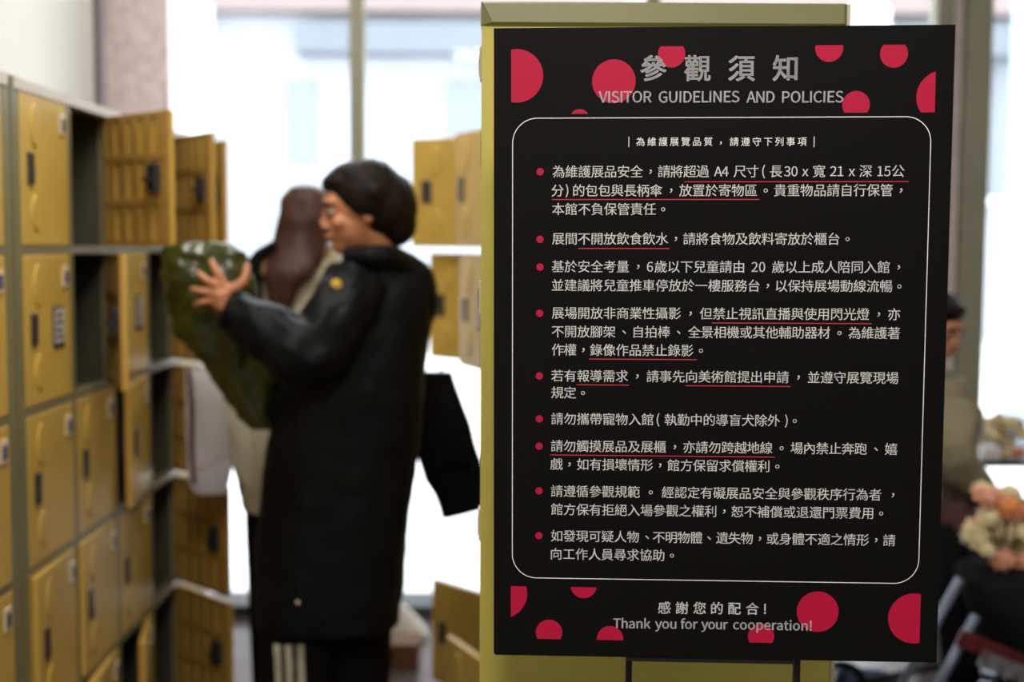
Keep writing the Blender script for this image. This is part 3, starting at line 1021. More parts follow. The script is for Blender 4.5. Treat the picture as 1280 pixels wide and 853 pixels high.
# ================================================================ PEOPLE
def head_parts(root, body_bm, c, fwd, tilt=0.0, s=1.0, roll=0.0):
    """adds a head to the body mesh; c = centre of the skull; fwd = facing direction in plan; returns frame"""
    yaw = math.atan2(-fwd[0], fwd[1])
    Rm = Matrix.Rotation(yaw, 3, 'Z') @ Matrix.Rotation(-tilt, 3, 'X') @ Matrix.Rotation(roll, 3, 'Y')
    def T(x, y, z): return Vector(c) + Rm @ (Vector((x, y, z)) * s)
    E_ = lambda p, r, seg=16: ellipsoid(body_bm, T(*p), [q * s for q in r], Rm, seg)
    E_((0, -0.008, 0.025), (0.074, 0.093, 0.088), 24)
    E_((0, 0.022, -0.035), (0.060, 0.066, 0.070), 20)
    E_((0, 0.050, -0.078), (0.033, 0.034, 0.026))
    E_((0, 0.072, 0.030), (0.052, 0.018, 0.012))
    for sx in (-1, 1):
        E_((sx * 0.040, 0.062, -0.022), (0.020, 0.018, 0.018))
        E_((sx * 0.076, -0.004, -0.006), (0.008, 0.018, 0.030), 12)
        E_((sx * 0.012, 0.093, -0.028), (0.009, 0.011, 0.007), 10)
    tube(body_bm, [T(0, 0.082, 0.018), T(0, 0.092, -0.008), T(0, 0.100, -0.022)], [0.006 * s, 0.007 * s, 0.009 * s], 10)
    E_((0, 0.086, -0.050), (0.022, 0.010, 0.006), 12)
    E_((0, 0.084, -0.060), (0.019, 0.010, 0.006), 12)
    def face_bits():
        for sx in (-1, 1):
            eb = bmesh.new()
            ellipsoid(eb, T(sx * 0.031, 0.075, 0.006), [0.0125 * s, 0.010 * s, 0.0065 * s], Rm, 12)
            eo = world('eye', eb, 'eye', root, True)
            ib = bmesh.new()
            ellipsoid(ib, T(sx * 0.031, 0.0845, 0.006), [0.0055 * s, 0.003 * s, 0.0055 * s], Rm, 10)
            world('iris', ib, 'iris', eo, True)
            bb = bmesh.new()
            tube(bb, [T(sx * 0.014, 0.090, 0.026), T(sx * 0.030, 0.088, 0.031), T(sx * 0.046, 0.078, 0.026)], [0.003 * s, 0.0035 * s, 0.002 * s], 6)
            world('eyebrow', bb, 'hair_black', root, True)
        lb = bmesh.new()
        ellipsoid(lb, T(0, 0.0935, -0.050), [0.019 * s, 0.005 * s, 0.004 * s], Rm, 10)
        ellipsoid(lb, T(0, 0.092, -0.059), [0.016 * s, 0.005 * s, 0.0045 * s], Rm, 10)
        world('lips', lb, 'lip', root, True)
    return T, Rm, face_bits


def hand(bm, wrist, palm, knuckles, mids, tips, tbase, tmid, ttip, r=0.0088):
    tube(bm, [wrist, (Vector(wrist) + Vector(palm)) / 2, palm], [0.026, 0.027, 0.030], 12)
    for kk in knuckles:
        tube(bm, [Vector(wrist) * 0.5 + Vector(palm) * 0.5, kk], [0.018, 0.0115], 10)
    for i, (kk, mm, tt) in enumerate(zip(knuckles, mids, tips)):
        f = (1.0, 1.0, 0.97, 0.86)[i]
        tube(bm, [kk, mm, tt], [0.0108 * f, r * 1.03 * f, r * 0.82 * f], 10, k=4)
        ellipsoid(bm, tt, [r * 0.84 * f] * 3, seg=10)
    tube(bm, [palm, tbase, tmid, ttip], [0.022, 0.0150, 0.0112, 0.0085], 10, k=4)
    ellipsoid(bm, ttip, [0.0087] * 3, seg=10)


def shoe(bm, heel, toe, z=0.0):
    h, t = Vector(heel), Vector(toe)
    d = (t - h).normalized()
    rings = []
    for (f, wv, ht) in ((0, 0.026, 0.07), (0.12, 0.036, 0.085), (0.35, 0.036, 0.085), (0.6, 0.043, 0.06), (0.85, 0.042, 0.045), (1.0, 0.022, 0.03)):
        p = h.lerp(t, f)
        sd = Vector((-d.y, d.x, 0))
        rings.append([p + sd * wv * math.cos(a) * (1 if math.sin(a) > 0 else 1.05) + Vector((0, 0, z + (ht * math.sin(a) if math.sin(a) > 0 else 0.0) + 0.012)) - Vector((0, 0, 0.012 if math.sin(a) < -0.01 else 0))
                      for a in [2 * PI * i / 14 for i in range(14)]])
    skin_rings(bm, rings)


# ---------------- man in the long parka
ym = 3.28
man = empty('person', (P(430, 600, ym).x, ym, 0), 'person with black hair in a long dark parka, lifting the green bag towards the lockers', 'person')
body = bmesh.new()
hc = P(450, 263, 3.26)
T, Rm, bits = head_parts(man, body, hc, (-0.96, -0.27), tilt=0.16, s=1.02)
neck0 = P(478, 345, 3.30)
tube(body, [neck0, T(0, -0.02, -0.05)], [0.062, 0.056], 16)
loft_px(body, [(335, 430, 505, 3.3, 0.07), (370, 405, 525, 3.3, 0.09), (450, 380, 520, 3.3, 0.09), (560, 355, 505, 3.3, 0.10), (660, 345, 495, 3.3, 0.11), (690, 350, 490, 3.3, 0.10)], k=2, n=20)
wr = P(281, 386, 3.10)
tube(body, [P(440, 365, 3.2), P(395, 430, 3.12), P(340, 415, 3.11), wr], [0.055, 0.045, 0.036, 0.026], 12, k=3)
hand(body, wr, P(278, 366, 3.10),
     [P(277, 351, 3.09), P(269, 356, 3.085), P(263, 365, 3.085), P(262, 376, 3.09)],
     [P(270, 338, 3.085), P(258, 350, 3.075), P(251, 364, 3.075), P(251, 378, 3.08)],
     [P(264, 326, 3.10), P(248, 341, 3.095), P(240, 361, 3.095), P(243, 381, 3.10)],
     P(294, 360, 3.095), P(305, 350, 3.095), P(309, 333, 3.105))
# far arm under the bag
wr2 = P(318, 470, 3.46)
tube(body, [P(430, 370, 3.4), P(392, 455, 3.46), wr2], [0.052, 0.045, 0.026], 12, k=4)
hand(body, wr2, P(300, 462, 3.45),
     [P(290, 454, 3.44), P(287, 461, 3.44), P(286, 468, 3.44), P(288, 475, 3.44)],
     [P(278, 450, 3.42), P(274, 459, 3.42), P(273, 468, 3.42), P(277, 477, 3.42)],
     [P(272, 452, 3.405), P(267, 460, 3.405), P(266, 469, 3.405), P(271, 477, 3.405)],
     P(298, 449, 3.43), P(292, 441, 3.42), P(286, 438, 3.40))
lx = P(366, 800, 3.22).x
rx = P(443, 800, 3.36).x
for (x, yy) in ((lx, 3.26), (rx, 3.36)):
    tube(body, [(x, yy, 0.75), (x, yy, 0.42), (x + 0.01, yy, 0.09)], [0.072, 0.05, 0.036], 12, k=3)
    tube(body, [(x + 0.03, yy, 0.05), (x - 0.13, yy, 0.035)], [0.03, 0.024], 10)
bo = remesh(world('body', body, 'skin', man, True), 0.0042, 3)
bits()
# hair
hb = bmesh.new()
for (p, r) in (((0, -0.022, 0.040), (0.090, 0.100, 0.086)), ((0, -0.062, 0.000), (0.090, 0.086, 0.092)), ((0, -0.078, -0.045), (0.074, 0.060, 0.062)),
               ((0, 0.045, 0.075), (0.062, 0.040, 0.030)), ((0.0, 0.0, 0.085), (0.07, 0.07, 0.04))):
    ellipsoid(hb, T(*p), r, Rm, 24)
for sx in (-1, 1):
    ellipsoid(hb, T(sx * 0.074, -0.014, 0.030), (0.022, 0.055, 0.055), Rm, 16)
    tube(hb, [T(sx * 0.079, 0.012, 0.03), T(sx * 0.08, 0.012, -0.01)], [0.010, 0.005], 8)
for i in range(60):                      # loose locks
    a = random.uniform(0, 2 * PI); e = random.uniform(0.0, 1.3)
    dr = Vector((math.cos(a) * math.cos(e), math.sin(a) * math.cos(e), math.sin(e)))
    if dr.y > 0.3 and dr.z < 0.8: continue
    p0 = Vector((0, -0.025, 0.035)) + Vector((dr.x * 0.090, dr.y * 0.102, dr.z * 0.092))
    tg = Vector((-dr.y, dr.x, -0.4)) * 0.035 * random.choice((-1, 1))
    tg.z = -0.03
    tube(hb, [T(*(p0 - dr * 0.01)), T(*(p0 + tg * 0.5 + dr * 0.006)), T(*(p0 + tg + dr * 0.001))], [0.012, 0.010, 0.003], 7)
ho = remesh(world('hair', hb, 'hair_black', man, True), 0.006, 2)
# parka
cb = bmesh.new()
loft_px(cb, [(322, 440, 505, 3.30, 0.075), (336, 412, 526, 3.30, 0.105), (360, 392, 538, 3.30, 0.125), (405, 383, 540, 3.30, 0.135), (455, 366, 533, 3.30, 0.14),
             (505, 347, 530, 3.30, 0.145), (560, 337, 525, 3.30, 0.15), (620, 328, 518, 3.30, 0.155), (700, 321, 507, 3.30, 0.16), (750, 317, 500, 3.30, 0.16), (778, 317, 497, 3.30, 0.16)],
        n=44, wr=0.010, k=5)
tube(cb, [P(447, 352, 3.22), P(424, 392, 3.16), P(398, 436, 3.10), P(370, 440, 3.08), P(335, 415, 3.09), P(300, 393, 3.10), P(287, 385, 3.10)],
     [0.080, 0.082, 0.080, 0.080, 0.070, 0.056, 0.050], 22, k=4, wr=0.016, wf=16)
tube(cb, [P(440, 370, 3.40), P(405, 430, 3.46), P(385, 465, 3.48), P(345, 475, 3.47), P(325, 472, 3.46)], [0.075, 0.075, 0.072, 0.062, 0.050], 18, k=4, wr=0.014, wf=16)
po = remesh(world('parka', cb, 'parka', man, True), 0.0065, 2)
# hood lying on the back, collar
hd = bmesh.new()
tube(hd, [P(432, 322, 3.20), P(462, 320, 3.18), P(492, 325, 3.22), P(512, 338, 3.30), P(500, 330, 3.38), P(470, 322, 3.41)], [0.022, 0.028, 0.034, 0.040, 0.034, 0.026], 14, k=4, wr=0.006)
tube(hd, [P(480, 338, 3.27), P(512, 352, 3.29), P(523, 380, 3.30), P(521, 408, 3.30)], [0.05, 0.062, 0.056, 0.030], 18, k=4, wr=0.010)
remesh(world('hood', hd, 'parka', man, True), 0.006, 3)
tube_b = bmesh.new()
pb = P(420, 357, 3.117)
ellipsoid(tube_b, pb, (0.015, 0.006, 0.016), seg=14)
world('sleeve_badge', tube_b, 'yellow', man, True, 'round yellow badge on the sleeve')
sb = bmesh.new()
ellipsoid(sb, P(372, 754, 3.142), (0.007, 0.005, 0.006), seg=10)
world('snap_button', sb, 'brass', man, True)
cu = bmesh.new()
tube(cu, [P(294, 390, 3.10), P(284, 385.5, 3.10)], [0.054, 0.050], 20)
world('cuff', cu, 'parka', man, True)
# trousers
tb = bmesh.new()
LEG = {}
for nm, x, yy in (('n', lx, 3.26), ('f', rx, 3.36)):
    tube(tb, [(x, yy, 0.56), (x, yy, 0.45), (x + 0.005, yy, 0.25), (x + 0.01, yy, 0.07)], [0.090, 0.098, 0.092, 0.075], 24, k=4, wr=0.006, wf=8)
tube(tb, [((lx + rx) / 2, 3.3, 0.95), ((lx + rx) / 2, 3.3, 0.72)], [0.12, 0.12], 20)
remesh(world('trousers', tb, 'trouser', man, True), 0.007, 2)
for i in (-1, 0, 1):
    st = bmesh.new()
    rows = []
    for z in [0.10 + 0.03 * q for q in range(12)]:
        rr = 0.0955 if z > 0.5 else (0.092 + (z - 0.25) * 0.032 if z > 0.25 else 0.075 + (z - 0.07) * 0.094)
        rr += 0.007
        xx = lx + (0.0 if z > 0.5 else 0.01 * (0.5 - z) / 0.43)
        rows.append([(Vector((xx + rr * math.sin(a), 3.26 - rr * math.cos(a), z))) for a in (i * 0.29 - 0.085 - 0.02, i * 0.29 - 0.02, i * 0.29 + 0.085 - 0.02)])
    vr = [[st.verts.new(p) for p in r] for r in rows]
    for a_, b2 in zip(vr, vr[1:]):
        for q in range(2): st.faces.new((a_[q], a_[q + 1], b2[q + 1], b2[q]))
    bmesh.ops.solidify(st, geom=st.faces[:], thickness=0.002)
    world('side_stripe', st, 'stripe', man, True, 'cream stripe down the trouser leg')
for (x, yy) in ((lx, 3.26), (rx, 3.36)):
    s_ = bmesh.new()
    shoe(s_, (x + 0.07, yy, 0), (x - 0.20, yy, 0))
    world('shoe', s_, 'coat_black', man, True)

# ---------------- woman behind him
yw = 3.80
wom = empty('person', (P(375, 600, yw).x, yw, 0), 'person with long brown hair and beige coat, half hidden behind the parka wearer', 'person')
body = bmesh.new()
T, Rm, bits = head_parts(wom, body, P(386, 279, yw), (0.38, 0.92), tilt=0.05, s=0.93)
tube(body, [P(376, 350, yw), T(0, -0.02, -0.05)], [0.055, 0.05], 14)
loft_px(body, [(330, 350, 410, yw, 0.06), (350, 330, 425, yw, 0.08), (450, 330, 420, yw, 0.09), (560, 325, 425, yw, 0.10), (640, 325, 420, yw, 0.10)], k=2, n=20)
wx = P(372, 600, yw).x
for sx in (-1, 1):
    x = wx + sx * 0.075
    tube(body, [(x, yw, 0.72), (x, yw, 0.42), (x, yw, 0.08)], [0.07, 0.048, 0.034], 12, k=3)
    tube(body, [(x, yw - 0.02, 0.05), (x, yw + 0.13, 0.035)], [0.03, 0.022], 10)
# arms: left hangs and bends a little, right in front of her
for arm in ((P(322, 345, yw), P(308, 450, yw), P(312, 570, yw - 0.04)), (P(425, 345, yw), P(440, 450, yw + 0.02), P(430, 560, yw + 0.06))):
    tube(body, list(arm), [0.045, 0.038, 0.024], 12, k=4)
    wv = arm[2]
    dn = Vector((0, 0, -1))
    fx = [Vector(((q - 1.5) * 0.019, 0.0, 0)) for q in range(4)]
    hand(body, wv, wv + dn * 0.045, [wv + dn * 0.085 + f for f in fx], [wv + dn * 0.115 + f + Vector((0, 0.008, 0)) for f in fx],
         [wv + dn * (0.138 - abs(q - 1.3) * 0.008) + f + Vector((0, 0.024, 0)) for q, f in enumerate(fx)],
         wv + Vector((0.03, 0, -0.04)), wv + Vector((0.042, 0.006, -0.065)), wv + Vector((0.042, 0.014, -0.09)), r=0.008)
remesh(world('body', body, 'skin', wom, True), 0.0045, 3)
bits()
hb = bmesh.new()
loft_px(hb, [(231, 374, 388, yw, 0.03), (236, 361, 405, yw - 0.01, 0.075), (250, 351, 418, yw - 0.01, 0.095), (275, 347, 420, yw - 0.02, 0.100), (300, 342, 412, yw - 0.04, 0.085), (325, 331, 403, yw - 0.10, 0.05),
             (342, 330, 392, yw - 0.135, 0.035), (360, 334, 374, yw - 0.145, 0.028), (382, 340, 364, yw - 0.15, 0.02), (404, 345, 356, yw - 0.15, 0.01)], n=40, wr=0.005, wf=30, k=4)
world('hair', hb, 'hair_brown', wom, True)
cb = bmesh.new()
loft_px(cb, [(305, 348, 405, yw, 0.07), (318, 325, 425, yw, 0.095), (345, 316, 436, yw, 0.115), (400, 318, 438, yw, 0.125), (470, 312, 440, yw, 0.13), (540, 304, 440, yw, 0.14), (600, 302, 440, yw, 0.15), (634, 306, 440, yw, 0.15)],
        n=40, wr=0.010, k=4)
tube(cb, [P(330, 335, yw), P(305, 400, yw - 0.02), P(296, 480, yw - 0.02), P(306, 545, yw - 0.05), P(318, 600, yw - 0.06)], [0.060, 0.064, 0.060, 0.062, 0.052], 18, k=4, wr=0.012, wf=14)
tube(cb, [P(418, 340, yw), P(440, 450, yw + 0.02), P(430, 560, yw + 0.06)], [0.062, 0.060, 0.05], 18, k=4, wr=0.010, wf=14)
remesh(world('coat', cb, 'beige', wom, True), 0.007, 2)
cb = bmesh.new()
loft_px(cb, [(299, 346, 400, yw - 0.01, 0.085), (308, 328, 415, yw - 0.01, 0.108), (322, 312, 420, yw - 0.01, 0.122), (338, 308, 400, yw - 0.01, 0.132), (345, 312, 380, yw - 0.01, 0.130)], n=30, wr=0.006, k=3)
remesh(world('collar', cb, 'tan', wom, True, 'brown tan collar over the shoulders'), 0.007, 2)
sb = bmesh.new()
tube(sb, [P(345, 306, yw - 0.12), P(322, 322, yw - 0.13), P(318, 350, yw - 0.14), P(324, 385, yw - 0.15), P(338, 430, yw - 0.15)], [0.013, 0.020, 0.022, 0.018, 0.012], 10, k=4)
world('shoulder_strap', sb, 'coat_black', wom, True, 'black strap over the left shoulder')
tb = bmesh.new()
for sx in (-1, 1):
    x = wx + sx * 0.075
    tube(tb, [(x, yw, 0.80), (x, yw, 0.45), (x, yw, 0.07)], [0.092, 0.078, 0.065], 18, k=4, wr=0.004)
tube(tb, [(wx, yw, 0.95), (wx, yw, 0.72)], [0.13, 0.14], 18)
remesh(world('trousers', tb, 'trouser', wom, True), 0.007, 2)
for sx in (-1, 1):
    s_ = bmesh.new()
    shoe(s_, (wx + sx * 0.075, yw - 0.07, 0), (wx + sx * 0.075, yw + 0.18, 0))
    world('shoe', s_, 'coat_black', wom, True)

# ---------------- olive bag
gb = bmesh.new()
yb = 3.20
loft_px(gb, [(303, 232, 280, yb, 0.020), (308, 206, 290, yb, 0.040), (320, 203, 304, yb, 0.052), (345, 206, 316, yb, 0.058), (375, 210, 318, yb + 0.01, 0.060), (405, 220, 312, yb + 0.03, 0.062),
             (435, 236, 322, yb + 0.05, 0.062), (470, 262, 336, yb + 0.07, 0.060), (505, 288, 344, yb + 0.09, 0.052), (535, 312, 348, yb + 0.10, 0.035)], n=52, wr=0.020, wf=17, k=6)
g = world('bag', gb, 'olive_bag', None, True)
tag(g, 'olive green nylon bag held up between the hands and the open lockers', 'bag')

# ---------------- white bag hung on the open door, and black coat at the right
wb = empty('bag', P(262, 540, 3.88), 'white crumpled bag hanging over an open locker door beside the beige coat', 'bag')
bm = bmesh.new()
loft_px(bm, [(462, 232, 262, 3.67, 0.020), (475, 232, 270, 3.65, 0.03), (510, 232, 276, 3.64, 0.035), (550, 236, 284, 3.64, 0.040), (590, 236, 288, 3.64, 0.040), (611, 242, 289, 3.64, 0.030), (617, 250, 286, 3.64, 0.018)],
        n=36, wr=0.014, wf=20, k=4)
world('sack', bm, 'white_bag', wb, True)
bm = bmesh.new()
tube(bm, [P(236, 462, 3.58), P(240, 510, 3.57), P(240, 560, 3.57), P(243, 605, 3.575)], [0.007, 0.009, 0.008, 0.006], 8, k=3)
world('strap', bm, 'strap_brown', wb, True, 'dark brown strap')
bm = bmesh.new()
tube(bm, [P(243, 590, 3.575), P(262, 580, 3.575), P(276, 572, 3.575), P(290, 570, 3.58)], 0.003, 6, k=3)
world('cord', bm, 'pink', wb, True, 'thin pink cord')

bm = bmesh.new()
loft_px(bm, [(465, 508, 564, 3.66, 0.020), (469, 506, 568, 3.66, 0.030), (500, 510, 576, 3.66, 0.04), (560, 520, 593, 3.66, 0.045), (600, 532, 603, 3.66, 0.045), (630, 546, 611, 3.66, 0.045), (652, 553, 615, 3.66, 0.045)],
        n=36, wr=0.012, wf=12, k=4, power=3)
# the hem rises to the right
for v in bm.verts:
    if v.co.z < 0.80: v.co.z += max(0, (v.co.x + 0.22)) * 0.28
co = empty('coat', P(565, 560, 3.66), 'black coat hanging from the right-hand lockers behind the person in the parka', 'coat')
world('cloth', bm, 'coat_black', co, True)
bm = bmesh.new()
tube(bm, [P(551, 464, 3.66), P(555, 456, 3.70), P(560, 452, 3.74)], 0.004, 8, k=3)
world('hanging_loop', bm, 'coat_black', co, True)

# ---------------- things on the floor by the window
bm = bmesh.new()
p = P(512, 838, 4.35)
box(bm, (p.x - 0.06, 4.24, 0.0), (p.x + 0.035, 4.38, 0.085), 0.004)
fb = world('carton', bm, 'card_brown', None)
tag(fb, 'small brown carton on the floor near the window, right of the dark trousers', 'box')
bm = bmesh.new()
loft_px(bm, [(766, 487, 503, 4.6, 0.02), (776, 484, 514, 4.6, 0.05), (788, 484, 526, 4.6, 0.07), (798, 484, 534, 4.6, 0.08), (806, 486, 536, 4.6, 0.08)], n=24, wr=0.01, k=3)
dz = min(v.co.z for v in bm.verts)
bmesh.ops.translate(bm, vec=(0, 0, -dz + 0.001), verts=bm.verts)
fb = world('bag', bm, 'paper', None, True)
tag(fb, 'crumpled white bag on the floor behind the small brown carton', 'bag')
# teal sticker on the inside of an open door (column 3, row 1)

# ================================================================ RIGHT EDGE: seated visitor, pushchair, flowers, table
ys = 4.15
sp = empty('person', (1.36, ys, 0), 'seated person in an olive beige jacket, cut off by the black sign', 'person')
body = bmesh.new()
T, Rm, bits = head_parts(sp, body, (P(1169, 412, ys).x, ys, P(1169, 408, ys).z), (0.55, -0.83), tilt=0.35, s=0.98)
hipx, hipy, hz = 1.28, ys + 0.04, 0.50
sh = Vector((P(1165, 480, ys).x, ys, P(1165, 480, ys).z))
tube(body, [sh + Vector((-0.0, 0.0, -0.02)), T(0, -0.02, -0.05)], [0.055, 0.05], 14)
tube(body, [(hipx, hipy, hz), (hipx + 0.02, hipy, 0.75), sh], [0.14, 0.125, 0.09], 18, k=3)
knees = [(Vector((1.72, ys - 0.22, 0.50)), Vector((1.72, ys - 0.24, 0.08))), (Vector((1.76, ys + 0.02, 0.50)), Vector((1.78, ys + 0.0, 0.08)))]
for i, (kn, an) in enumerate(knees):
    tube(body, [(hipx, hipy - 0.09 + 0.18 * i, hz), kn, an], [0.085, 0.06, 0.038], 14, k=5)
    tube(body, [an, an + Vector((0.14, -0.03, -0.04))], [0.035, 0.025], 10)
for i, s_ in enumerate((-1, 1)):
    a0 = sh + Vector((0.03, s_ * 0.13, -0.08))
    el = Vector((1.41, ys + s_ * 0.21, 0.78))
    wv = Vector((1.55, ys + s_ * 0.09 - 0.04, 0.635))
    tube(body, [a0, el, wv], [0.05, 0.042, 0.026], 12, k=5)
    dd = Vector((0.9, -0.1, -0.25)).normalized()
    fx = [Vector((0, (q - 1.5) * 0.019, 0)) for q in range(4)]
    hand(body, wv, wv + dd * 0.045, [wv + dd * 0.085 + f for f in fx], [wv + dd * 0.11 + f + Vector((0, 0, -0.006)) for f in fx],
         [wv + dd * 0.13 + f + Vector((0, 0, -0.022)) for f in fx], wv + Vector((0.04, -0.03 * s_, 0)), wv + Vector((0.06, -0.045 * s_, 0)), wv + Vector((0.085, -0.05 * s_, -0.01)), r=0.008)
remesh(world('body', body, 'skin', sp, True), 0.005, 3)
bits()
hb = bmesh.new()
for (p_, r_) in (((0, -0.018, 0.040), (0.080, 0.098, 0.084)), ((0, -0.05, 0.0), (0.080, 0.075, 0.080)), ((0, 0.040, 0.078), (0.056, 0.042, 0.026)), ((0.074, -0.01, 0.02), (0.014, 0.04, 0.05)), ((-0.074, -0.01, 0.02), (0.014, 0.04, 0.05))):
    ellipsoid(hb, T(*p_), r_, Rm, 20)
remesh(world('hair', hb, 'hair_black', sp, True), 0.006, 2)
jb = bmesh.new()
tube(jb, [(hipx, hipy, hz - 0.03), (hipx + 0.01, hipy, 0.70), (hipx + 0.03, hipy, 0.9), sh + Vector((0.01, 0, -0.03)), sh + Vector((0.01, 0, 0.01))], [0.185, 0.175, 0.165, 0.125, 0.07], 26, k=4, wr=0.012, wf=8)
for s_ in (-1, 1):
    a0 = sh + Vector((0.045, s_ * 0.14, -0.06))
    tube(jb, [a0, Vector((1.40, ys + s_ * 0.20, 0.78)), Vector((1.53, ys + s_ * 0.10 - 0.03, 0.64))], [0.080, 0.072, 0.045], 18, k=5, wr=0.012, wf=12)
remesh(world('jacket', jb, 'jacket_olive', sp, True), 0.008, 2)
sb = bmesh.new()
tube(sb, [sh + Vector((0.01, 0, 0.0)), sh + Vector((0.015, 0, 0.05))], [0.085, 0.070], 18, wr=0.006)
world('scarf', sb, 'scarf', sp, True)
tb = bmesh.new()
for i, (kn, an) in enumerate(knees):
    tube(tb, [(hipx, hipy - 0.09 + 0.18 * i, hz), kn, an], [0.115, 0.085, 0.062], 18, k=5, wr=0.005)
remesh(world('trousers', tb, 'burgundy', sp, True), 0.008, 2)
for kn, an in knees:
    s2 = bmesh.new()
    shoe(s2, (an.x - 0.07, an.y, 0), (an.x + 0.18, an.y - 0.03, 0))
    world('shoe', s2, 'coat_black', sp, True)
# bench the person sits on
bn = empty('bench', (1.2, ys + 0.04, 0), 'dark bench carrying the seated person behind the sign', 'bench')
world('seat', bx((0.95, ys - 0.2, 0.33), (1.50, ys + 0.3, 0.375), 0.006), 'table_dark', bn)
for (x, y) in ((0.98, ys - 0.17), (1.47, ys - 0.17), (0.98, ys + 0.27), (1.47, ys + 0.27)):
    world('leg', bx((x - 0.018, y - 0.018, 0), (x + 0.018, y + 0.018, 0.33)), 'table_dark', bn)


def flower(bm, c, r, up):
    u, v = frame_at(up)
    ellipsoid(bm, c, (r * 0.45,) * 3, seg=8)
    for ring, (nn, rr, hh) in enumerate(((8, 0.72, 0.0), (6, 0.45, 0.35))):
        for i in range(nn):
            a = 2 * PI * i / nn + ring * 0.4
            d = u * math.cos(a) + v * math.sin(a)
            rot = Matrix((d, d.cross(up), up)).transposed()
            ellipsoid(bm, Vector(c) + d * r * rr + up * r * hh, (r * 0.42, r * 0.30, r * 0.14), rot, seg=8)


def bouquet(name, label, group_pts, base, rfl):
    t = empty(name, base, label, 'flowers')
    for (c, m_, r) in group_pts:
        bm = bmesh.new()
        up = (Vector((random.uniform(-0.4, 0.4), -0.55, random.uniform(0.4, 1.0)))).normalized()
        flower(bm, c, r, up)
        world('flower', bm, m_, t, True)
    bm = bmesh.new()
    for (c, m_, r) in group_pts:
        tube(bm, [Vector(base) + Vector((0, 0, 0.01)), (Vector(base) + Vector(c)) / 2, Vector(c)], 0.004, 5)
    world('stems', bm, 'leaf', t)
    return t


# table with the far bouquet
tx0 = P(1217, 575, 4.5).x
tz = P(1250, 577, 4.42).z
tt = empty('table', (tx0 + 0.5, 4.65, 0), 'dark thin-topped table before the right window', 'table')
world('tabletop', bx((tx0, 4.40, tz - 0.018), (tx0 + 1.0, 4.88, tz), 0.003), 'table_dark', tt)
for (x, y) in ((tx0 + 0.35, 4.64), ):
    world('column', tube(bmesh.new(), [(x + 0.15, y, 0.02), (x + 0.15, y, tz - 0.018)], 0.02, 12), 'table_dark', tt)
    world('base', tube(bmesh.new(), [(x + 0.15, y, 0), (x + 0.15, y, 0.02)], 0.2, 20), 'table_dark', tt)
pts = []
for i in range(15):
    px, py = random.uniform(1222, 1278), random.uniform(528, 562)
    py -= (px - 1222) * 0.12
    pts.append((P(px, py, random.uniform(4.48, 4.60)), random.choice(['petal_cream', 'petal_cream', 'petal_cream', 'petal_peach']), random.uniform(0.026, 0.036)))
for i in range(7):
    px = 1226 + i * 8
    pts.append((P(px, 566, 4.50), random.choice(['petal_orange', 'petal_cream']), 0.024))
bouquet('bouquet', 'cream yellow bouquet lying on the dark table by the right window', pts, (P(1250, 575, 4.56).x, 4.56, tz + 0.001), 0.03)
bm = bmesh.new()
for (px, py) in ((1214, 528), (1222, 540), (1218, 550)):
    pp = P(px, py, 4.45)
    ellipsoid(bm, pp, (0.03, 0.02, 0.018), seg=10)
tp = P(1220, 560, 4.45)
box(bm, (tx0 + 0.003, 4.42, tz + 0.0005), (tx0 + 0.07, 4.49, tz + 0.05), 0.004)
remesh(world('paper_wrap', bm, 'paper', None, True), 0.006, 1)
tag(bpy.data.objects['paper_wrap'], 'crumpled white paper at the left end of the dark table', 'paper')

# pushchair with the near bouquet on its seat
yp = 3.62
pc = empty('pushchair', (P(1240, 800, yp).x, yp, 0), 'black pushchair with blue-grey tubes at the right picture edge', 'pushchair')
bm = bmesh.new()
loft_px(bm, [(700, 1206, 1330, yp + 0.05, 0.10), (722, 1196, 1335, yp + 0.03, 0.17), (750, 1210, 1335, yp, 0.18), (790, 1222, 1330, yp, 0.18), (815, 1240, 1325, yp, 0.16)], n=28, wr=0.012, k=3)
remesh(world('seat', bm, 'black_fabric', pc, True), 0.009, 2)
bm = bmesh.new()
loft_px(bm, [(655, 1172, 1190, yp + 0.22, 0.03), (690, 1172, 1210, yp + 0.20, 0.05), (730, 1170, 1222, yp + 0.18, 0.06), (780, 1172, 1226, yp + 0.18, 0.06), (850, 1178, 1226, yp + 0.18, 0.05)], n=22, wr=0.010, k=3)
world('side_panel', bm, 'black_fabric', pc, True)
for (x0_, y0_, x1_, y1_) in ((1200, 724, 1146, 822), (1220, 770, 1168, 866)):
    bm = bmesh.new()
    a_, b2 = P(x0_, y0_, yp - 0.21), P(x1_, y1_, yp - 0.20)
    dd = b2 - a_
    tube(bm, [a_, b2, a_ + dd * (a_.z - 0.10) / (a_.z - b2.z)], 0.0125, 14)
    world('frame_tube', bm, 'tube', pc, True)
    e_ = a_ + dd * (a_.z - 0.10) / (a_.z - b2.z)
for (x, y) in ((1.02, yp - 0.205), (1.62, yp - 0.22), (1.02, yp + 0.2), (1.62, yp + 0.22)):
    bm = bmesh.new()
    n = 20
    rings = []
    for j in range(n + 1):
        a = 2 * PI * j / n
        c = Vector((x + math.cos(a) * 0.075, y, 0.089 + math.sin(a) * 0.075))
        rings.append(c)
    tube(bm, rings, 0.013, 8)
    tube(bm, [(x, y - 0.02, 0.089), (x, y + 0.02, 0.089)], 0.018, 10)
    for j in range(5):
        a = 2 * PI * j / 5
        tube(bm, [(x, y, 0.089), (x + math.cos(a) * 0.07, y, 0.089 + math.sin(a) * 0.07)], 0.006, 6)
    world('wheel', bm, 'black_fabric', pc, True)
bm = bmesh.new()
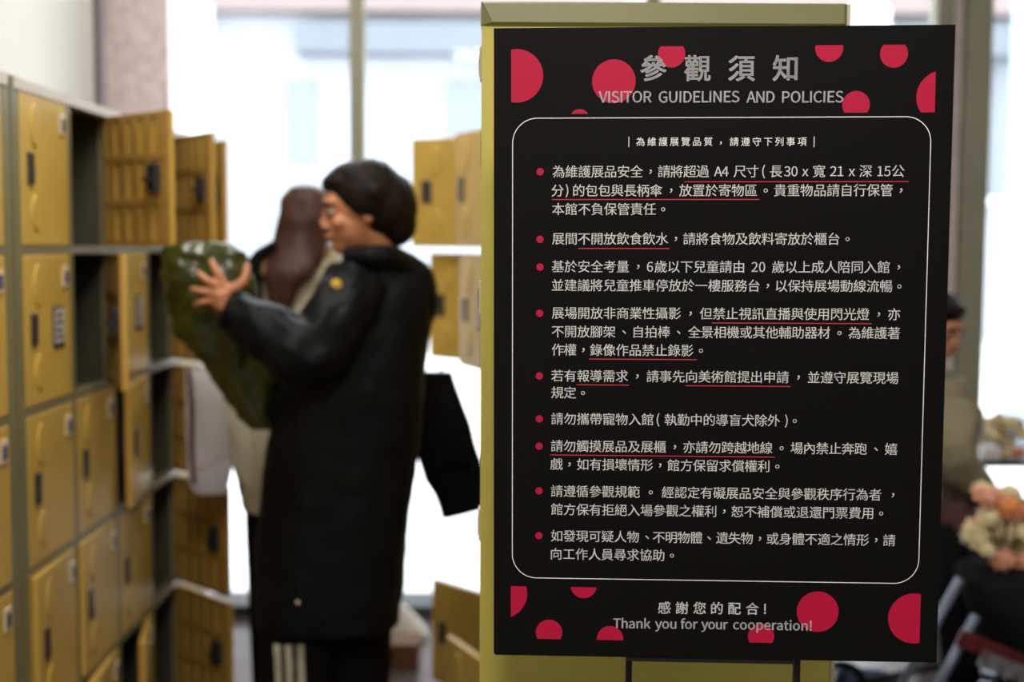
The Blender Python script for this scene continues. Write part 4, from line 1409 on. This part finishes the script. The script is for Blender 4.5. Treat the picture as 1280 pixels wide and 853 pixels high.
for y in (yp - 0.205, yp + 0.2):
    tube(bm, [(1.02, y, 0.09), (1.32, y, 0.16), (1.62, y, 0.09)], 0.012, 8)
    tube(bm, [(1.32, y, 0.16), (1.42, y * 0.5 + yp * 0.5, 0.36)], 0.012, 8)
tube(bm, [(1.02, yp - 0.205, 0.09), (1.02, yp + 0.2, 0.09)], 0.01, 8)
tube(bm, [(1.62, yp - 0.22, 0.09), (1.62, yp + 0.22, 0.09)], 0.01, 8)
world('chassis', bm, 'steel_black', pc, True)
# printed things in the basket
for (px, py, m_, dxy, nm, lab) in ((1236, 812, 'mag_red', 0.09, 'magazine', 'red glossy magazine in the pushchair basket'), (1264, 838, 'mag_white', 0.09, 'magazine', 'grey patterned magazine under the red one'),):
    pp = P(px, py, yp - (0.23 if px < 1250 else 0.26))
    bm = bmesh.new()
    rot = Matrix.Translation(pp) @ Matrix.Rotation(math.radians(22), 4, 'Y')
    box(bm, (-0.09, -0.006, -0.022), (0.12, 0.006, 0.022), 0.001, mtx=rot)
    o = world(nm, bm, m_, None)
    tag(o, lab, 'magazine')
bm = bmesh.new()
loft_px(bm, [(838, 1052, 1100, 3.9, 0.02), (855, 1048, 1130, 3.9, 0.06), (880, 1048, 1160, 3.9, 0.10), (900, 1060, 1165, 3.9, 0.11)], n=22, wr=0.02, k=3)
zz = min(v.co.z for v in bm.verts)
cl = world('blanket', bm, 'blue_cloth', None, True)
cl.location.z = 0.0
cl.scale.z = (P(1080, 838, 3.9).z) / max(0.05, P(1080, 838, 3.9).z - zz)
tag(cl, 'dark blue cloth bundle on the floor below the sign, at right', 'cloth')
pts = []
for i in range(26):
    px, py = random.uniform(1212, 1288), random.uniform(612, 705)
    if px < 1222 and py > 680: py -= 30
    m_ = 'petal_orange' if py < 640 else ('petal_cream' if 655 < py < 690 else 'petal_peach')
    if random.random() < 0.2: m_ = random.choice(['petal_peach', 'petal_cream'])
    pts.append((P(px, py, random.uniform(3.55, 3.72)), m_, random.uniform(0.028, 0.042)))
bouquet('bouquet', 'peach, orange and cream bouquet lying in the black pushchair', pts, (P(1250, 705, 3.63).x, 3.63, P(1250, 716, 3.63).z), 0.03)
